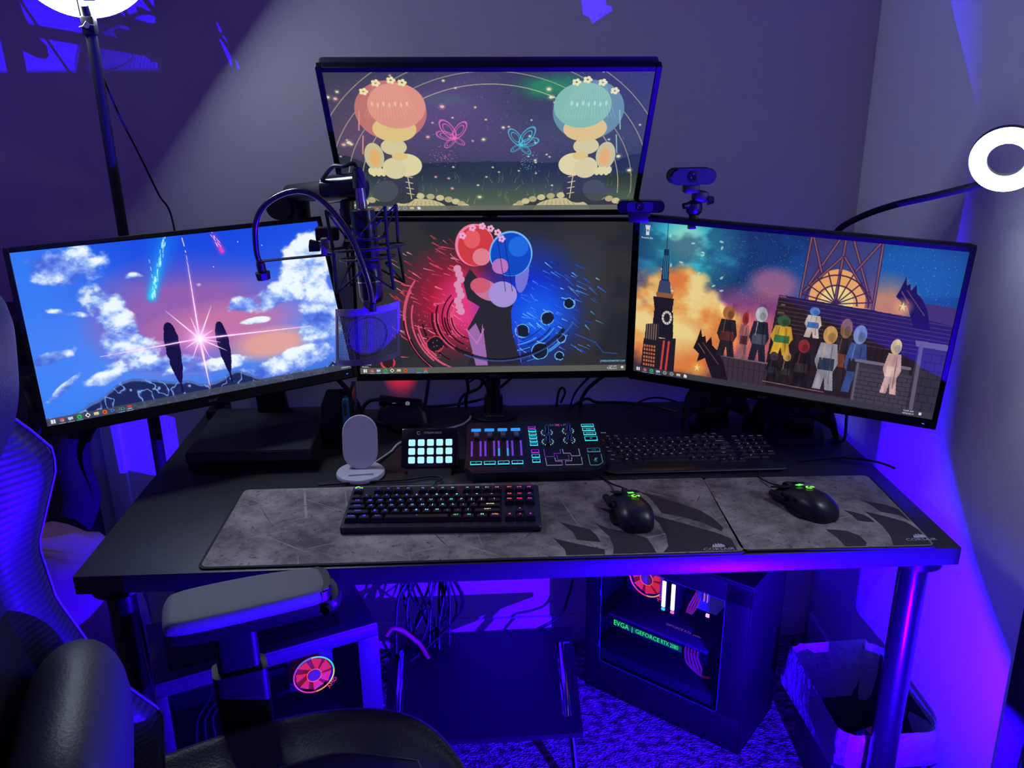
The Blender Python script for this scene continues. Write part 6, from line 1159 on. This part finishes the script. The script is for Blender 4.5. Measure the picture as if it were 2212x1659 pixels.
# local frame: x = forward (towards the desk's right), y = left of the sitter (towards the wall), z up
carb = bpy.data.materials.new('carbon_weave'); carb.use_nodes = True; nt = carb.node_tree; b_ = nt.nodes['Principled BSDF']; tc = nt.nodes.new('ShaderNodeTexCoord'); mp = nt.nodes.new('ShaderNodeMapping'); mp.inputs['Rotation'].default_value = (0.2, 1.35, 0.5)
wv = nt.nodes.new('ShaderNodeTexWave'); wv.inputs['Scale'].default_value = 38; wv.inputs['Distortion'].default_value = 0.4; nt.links.new(tc.outputs['Object'], mp.inputs[0]); nt.links.new(mp.outputs[0], wv.inputs['Vector'])
rp = nt.nodes.new('ShaderNodeValToRGB'); rp.color_ramp.elements[0].color = (0.008, 0.008, 0.010, 1); rp.color_ramp.elements[1].color = (0.024, 0.024, 0.030, 1); nt.links.new(wv.outputs['Fac'], rp.inputs[0]); nt.links.new(rp.outputs[0], b_.inputs['Base Color'])
bp = nt.nodes.new('ShaderNodeBump'); bp.inputs['Strength'].default_value = 0.12; bp.inputs['Distance'].default_value = 0.002; nt.links.new(wv.outputs['Fac'], bp.inputs['Height']); nt.links.new(bp.outputs[0], b_.inputs['Normal']); b_.inputs['Roughness'].default_value = 0.4
def lerp_tab(tab, z): return [float(np.interp(z, [r[0] for r in tab], [r[k] for r in tab])) for k in range(1, len(tab[0]))]
#       z     half-width  wing front x  centre x   back x
BK = [(0.44, 0.235, -0.135, -0.215, -0.30), (0.54, 0.262, -0.125, -0.225, -0.315), (0.61, 0.268, -0.118, -0.235, -0.325), (0.69, 0.262, -0.172, -0.250, -0.335), (0.85, 0.235, -0.218, -0.275, -0.355), (0.93, 0.240, -0.226, -0.285, -0.365), (1.02, 0.262, -0.193, -0.295, -0.375), (1.05, 0.264, -0.190, -0.300, -0.380), (1.10, 0.245, -0.218, -0.310, -0.385), (1.14, 0.190, -0.250, -0.315, -0.390), (1.22, 0.165, -0.270, -0.330, -0.40), (1.32, 0.15, -0.30, -0.345, -0.41), (1.36, 0.11, -0.345, -0.360, -0.41)]
zs = list(np.linspace(0.44, 1.36, 47)); rings = []
for z in zs:
    hw, wf, cx_, bx = lerp_tab(BK, z); r_ = []
    prof = [(-1, .45), (-.99, .80), (-.95, .97), (-.88, 1.0), (-.80, .88), (-.70, .45), (-.60, .12), (-.45, 0.0), (-.2, -.02), (0, -.02), (.2, -.02), (.45, 0), (.60, .12), (.70, .45), (.80, .88), (.88, 1.0), (.95, .97), (.99, .80), (1, .45)]
    for yy, f in prof: r_.append(Vector((cx_ + (wf - cx_) * f, yy * hw, z)))
    for yy in (.98, .9, .6, .2, -.2, -.6, -.9, -.98): r_.append(Vector((bx - .01 * (1 - yy * yy), yy * hw, z)))
    rings.append(r_)
bm = B(); loft(bm, rings); part('backrest', bm, carb, chair, sm=60)
# centre panel of the backrest
bm = B()
def cpn(u, v):
    z = 0.50 + 0.66 * v; hw, wf, cx_, bx = lerp_tab(BK, z); y = (u - .5) * 2 * hw * .62
    return Vector((cx_ + (wf - cx_) * (.30 * abs(u - .5) ** 3 * 8) + .012 * (1 - (2 * u - 1) ** 4), y, z))
grid(bm, cpn, 24, 30); part('centre_panel', bm, leather, chair, sm=70)
for s_ in (-1, 1):
    bm = B(); pts = []
    for z in np.linspace(0.47, 1.12, 40): hw, wf, cx_, bx = lerp_tab(BK, z); pts.append((cx_ + (wf - cx_) * 1.0 + .001, s_ * hw * .90, z))
    tube(bm, pts, 0.0022, 6)
    part('piping', bm, mat('piping', (0.05, 0.05, 0.08), 0.4), chair)
# head pillow
def pillow(name, cx_, cz, tilt, wy, wz, th, m, cyy=0.0, rx=0.0, sq=.55):
    bm = B(); Mp = T(cx_, cyy, cz) @ RX(rx) @ RY(tilt); rings = []
    for j in range(15):
        q = -PI / 2 + PI * j / 14; sx_ = th / 2 * math.sin(q); s_ = abs(math.cos(q)) ** sq
        rings.append([Mp @ Vector((sx_, wy / 2 * s_ * (abs(math.cos(a)) ** .6) * (1 if math.cos(a) > 0 else -1), wz / 2 * s_ * (abs(math.sin(a)) ** .6) * (1 if math.sin(a) > 0 else -1))) for a in [2 * PI * k / 40 for k in range(40)]])
    loft(bm, rings); return part(name, bm, m, chair, sm=70), Mp
pillow('head_pillow', -0.247, 1.215, 6, 0.41, 0.20, 0.13, leather, 0.0)
lp, Mp = pillow('lumbar_pillow', -0.202, 0.712, 8, 0.36, 0.27, 0.13, mat('pillow_leather', (0.03, 0.03, 0.037), 0.5, bump=(260, .1)), 0.0)
bm = B(); tube(bm, [Mp @ Vector((0.0, .18 * (abs(math.cos(a)) ** .6) * (1 if math.cos(a) > 0 else -1) * 1.0, .12 * (abs(math.sin(a)) ** .6) * (1 if math.sin(a) > 0 else -1))) for a in [2 * PI * k / 48 for k in range(48)]], .0045, 8, True); part('pillow_piping', bm, MATS['piping'], lp)
text('pillow_print', 'S-RACER', 0.045, mat('print_pale', (0.35, 0.33, 0.45), .6), lp, Mp @ T(0.063, 0, -.02) @ RZ(90) @ RX(90))
# seat: cushion with raised side bolsters
SE = [(0.30, .10, .150, .478), (0.275, .165, .20, .492), (0.22, .215, .245, .500), (0.12, .235, .268, .502), (0.0, .24, .275, .500), (-.10, .235, .272, .495), (-.20, .22, .26, .488), (-.235, .2, .24, .48)]
bm = B(); rings = []
for x, hi, ho, z in [(0.315, .06, .11, .462)] + SE:
    r_ = []
    bl = .030 if x < .2 else .018
    for yy, zz in ((-ho, z - .05), (-ho - .012, z - .015), (-ho, z + bl * .6), (-(hi + ho) / 2, z + bl), (-hi, z + bl * .5), (-hi * .8, z - .004), (-hi * .4, z), (0, z + .001), (hi * .4, z), (hi * .8, z - .004), (hi, z + bl * .5), ((hi + ho) / 2, z + bl), (ho, z + bl * .6), (ho + .012, z - .015), (ho, z - .05), (ho * .8, z - .085), (0, z - .09), (-ho * .8, z - .085)): r_.append(Vector((x, yy, zz)))
    rings.append(r_)
bm2_ = B(); loft(bm2_, rings); o = part('seat', bm2_, leather, chair, sm=70); bm.free()
md = o.modifiers.new('soft', 'SUBSURF'); md.levels = 2; md.render_levels = 2
bm = B()
def sp(u, v):
    x = -.16 + .40 * v; hw = .17 - .05 * max(0, v - .7) / .3; return Vector((x, (u - .5) * 2 * hw, .508 + .006 * math.sin(PI * u) - .014 * max(0, v - .8) / .2))
grid(bm, sp, 20, 24); part('seat_panel', bm, leather, chair, sm=70)
bm = B(); tube(bm, [sp(0, v) for v in np.linspace(0, 1, 14)] + [sp(u, 1) for u in np.linspace(.08, .92, 10)] + [sp(1, v) for v in np.linspace(1, 0, 14)], .0026, 6); part('seat_seam', bm, MATS['piping'], chair)
bm = B(); cyl(bm, (0, 0, .10), (0, 0, .43), .026, seg=24); cyl(bm, (0, 0, .08), (0, 0, .26), .036, seg=24); part('gas_lift', bm, black, chair)
bm = B(); box(bm, (0, 0, .415), (.26, .18, .02), .004); part('seat_plate', bm, black, chair)
for k in range(5):
    a = math.radians(72 * k + 10); bm = B(); tube(bm, [(.02 * math.cos(a), .02 * math.sin(a), .105), (.17 * math.cos(a), .17 * math.sin(a), .095), (.31 * math.cos(a), .31 * math.sin(a), .065)], [.028, .022, .014], 10); o = part('base_arm', bm, black, chair)
    bm = B(); cx_, cy_ = .31 * math.cos(a), .31 * math.sin(a)
    for s_ in (-1, 1): cyl(bm, (cx_ + .006 * s_ * -math.sin(a), cy_ + .006 * s_ * math.cos(a), .028), (cx_ + .024 * s_ * -math.sin(a), cy_ + .024 * s_ * math.cos(a), .028), .028, seg=20)
    part('caster', bm, gloss, o)
arm_pad = mat('arm_pad', (0.16, 0.165, 0.18), 0.62, noise=(220, .15, 3), bump=(500, .2))
armp = mat('arm_plastic', (0.010, 0.010, 0.014), 0.35)
for s_ in (1, -1):
    yc = 0.291 * s_
    o2_ = [(-0.125, -.030), (-0.115, -.046), (-0.05, -.050), (.09, -.045), (.118, -.036), (.125, -.012), (.124, .020), (.112, .034), (.05, .046), (-.03, .050), (-.10, .046), (-.122, .028)]
    bm = B(); ring = [(p.x, p.y) for p in catmull([(x, y, 0) for x, y in o2_], 4, True)]
    loft(bm, [[Vector((.026 + x * k, yc + y * k, z)) for x, y in ring] for k, z in ((.94, .728), (1.0, .732), (1.0, .742), (.965, .7495), (.88, .752))]); part('armrest_pad', bm, arm_pad, chair, sm=50)
    bm = B(); cp_ = [(x, y) for x, y in ring if x > .094]; cp_.sort(key=lambda p: p[1]); prism(bm, [(.028 + (x - .0) * 1.0, yc + y * 1.01) for x, y in cp_], .7325, .7508, None, .003); part('end_cap', bm, black, chair)
    bm = B(); loft(bm, [[Vector((.036 + x * k * 1.06, yc + y * k * .92, z)) for x, y in ring] for k, z in ((.86, .703), (.98, .710), (1.0, .722), (.96, .729))]); part('armrest_base', bm, armp, chair, sm=50)
    bm = B(); cyl(bm, (.142, yc - .040, .717), (.136, yc - .047, .717), .008, seg=16); part('slide_button', bm, gloss, chair)
    bm = B(); loft(bm, [[Vector((x + .000, yc + y, z)) for x, y in rrect(.066, .030, .012, 4)] for z in (.56, .705)]); part('arm_post', bm, armp, chair, sm=50)
    bm = B(); loft(bm, [[Vector((x, yc + y * 1.0 + .0 * s_, z)) for x, y in rrect(.084, .046, .012, 4)] for z in (.38, .40, .615, .62)]); part('arm_sleeve', bm, black, chair, sm=50)
    bm = B(); box(bm, (0, yc * .75, .392), (.07, abs(yc) * .55, .018), .003); part('arm_bracket', bm, black, chair)
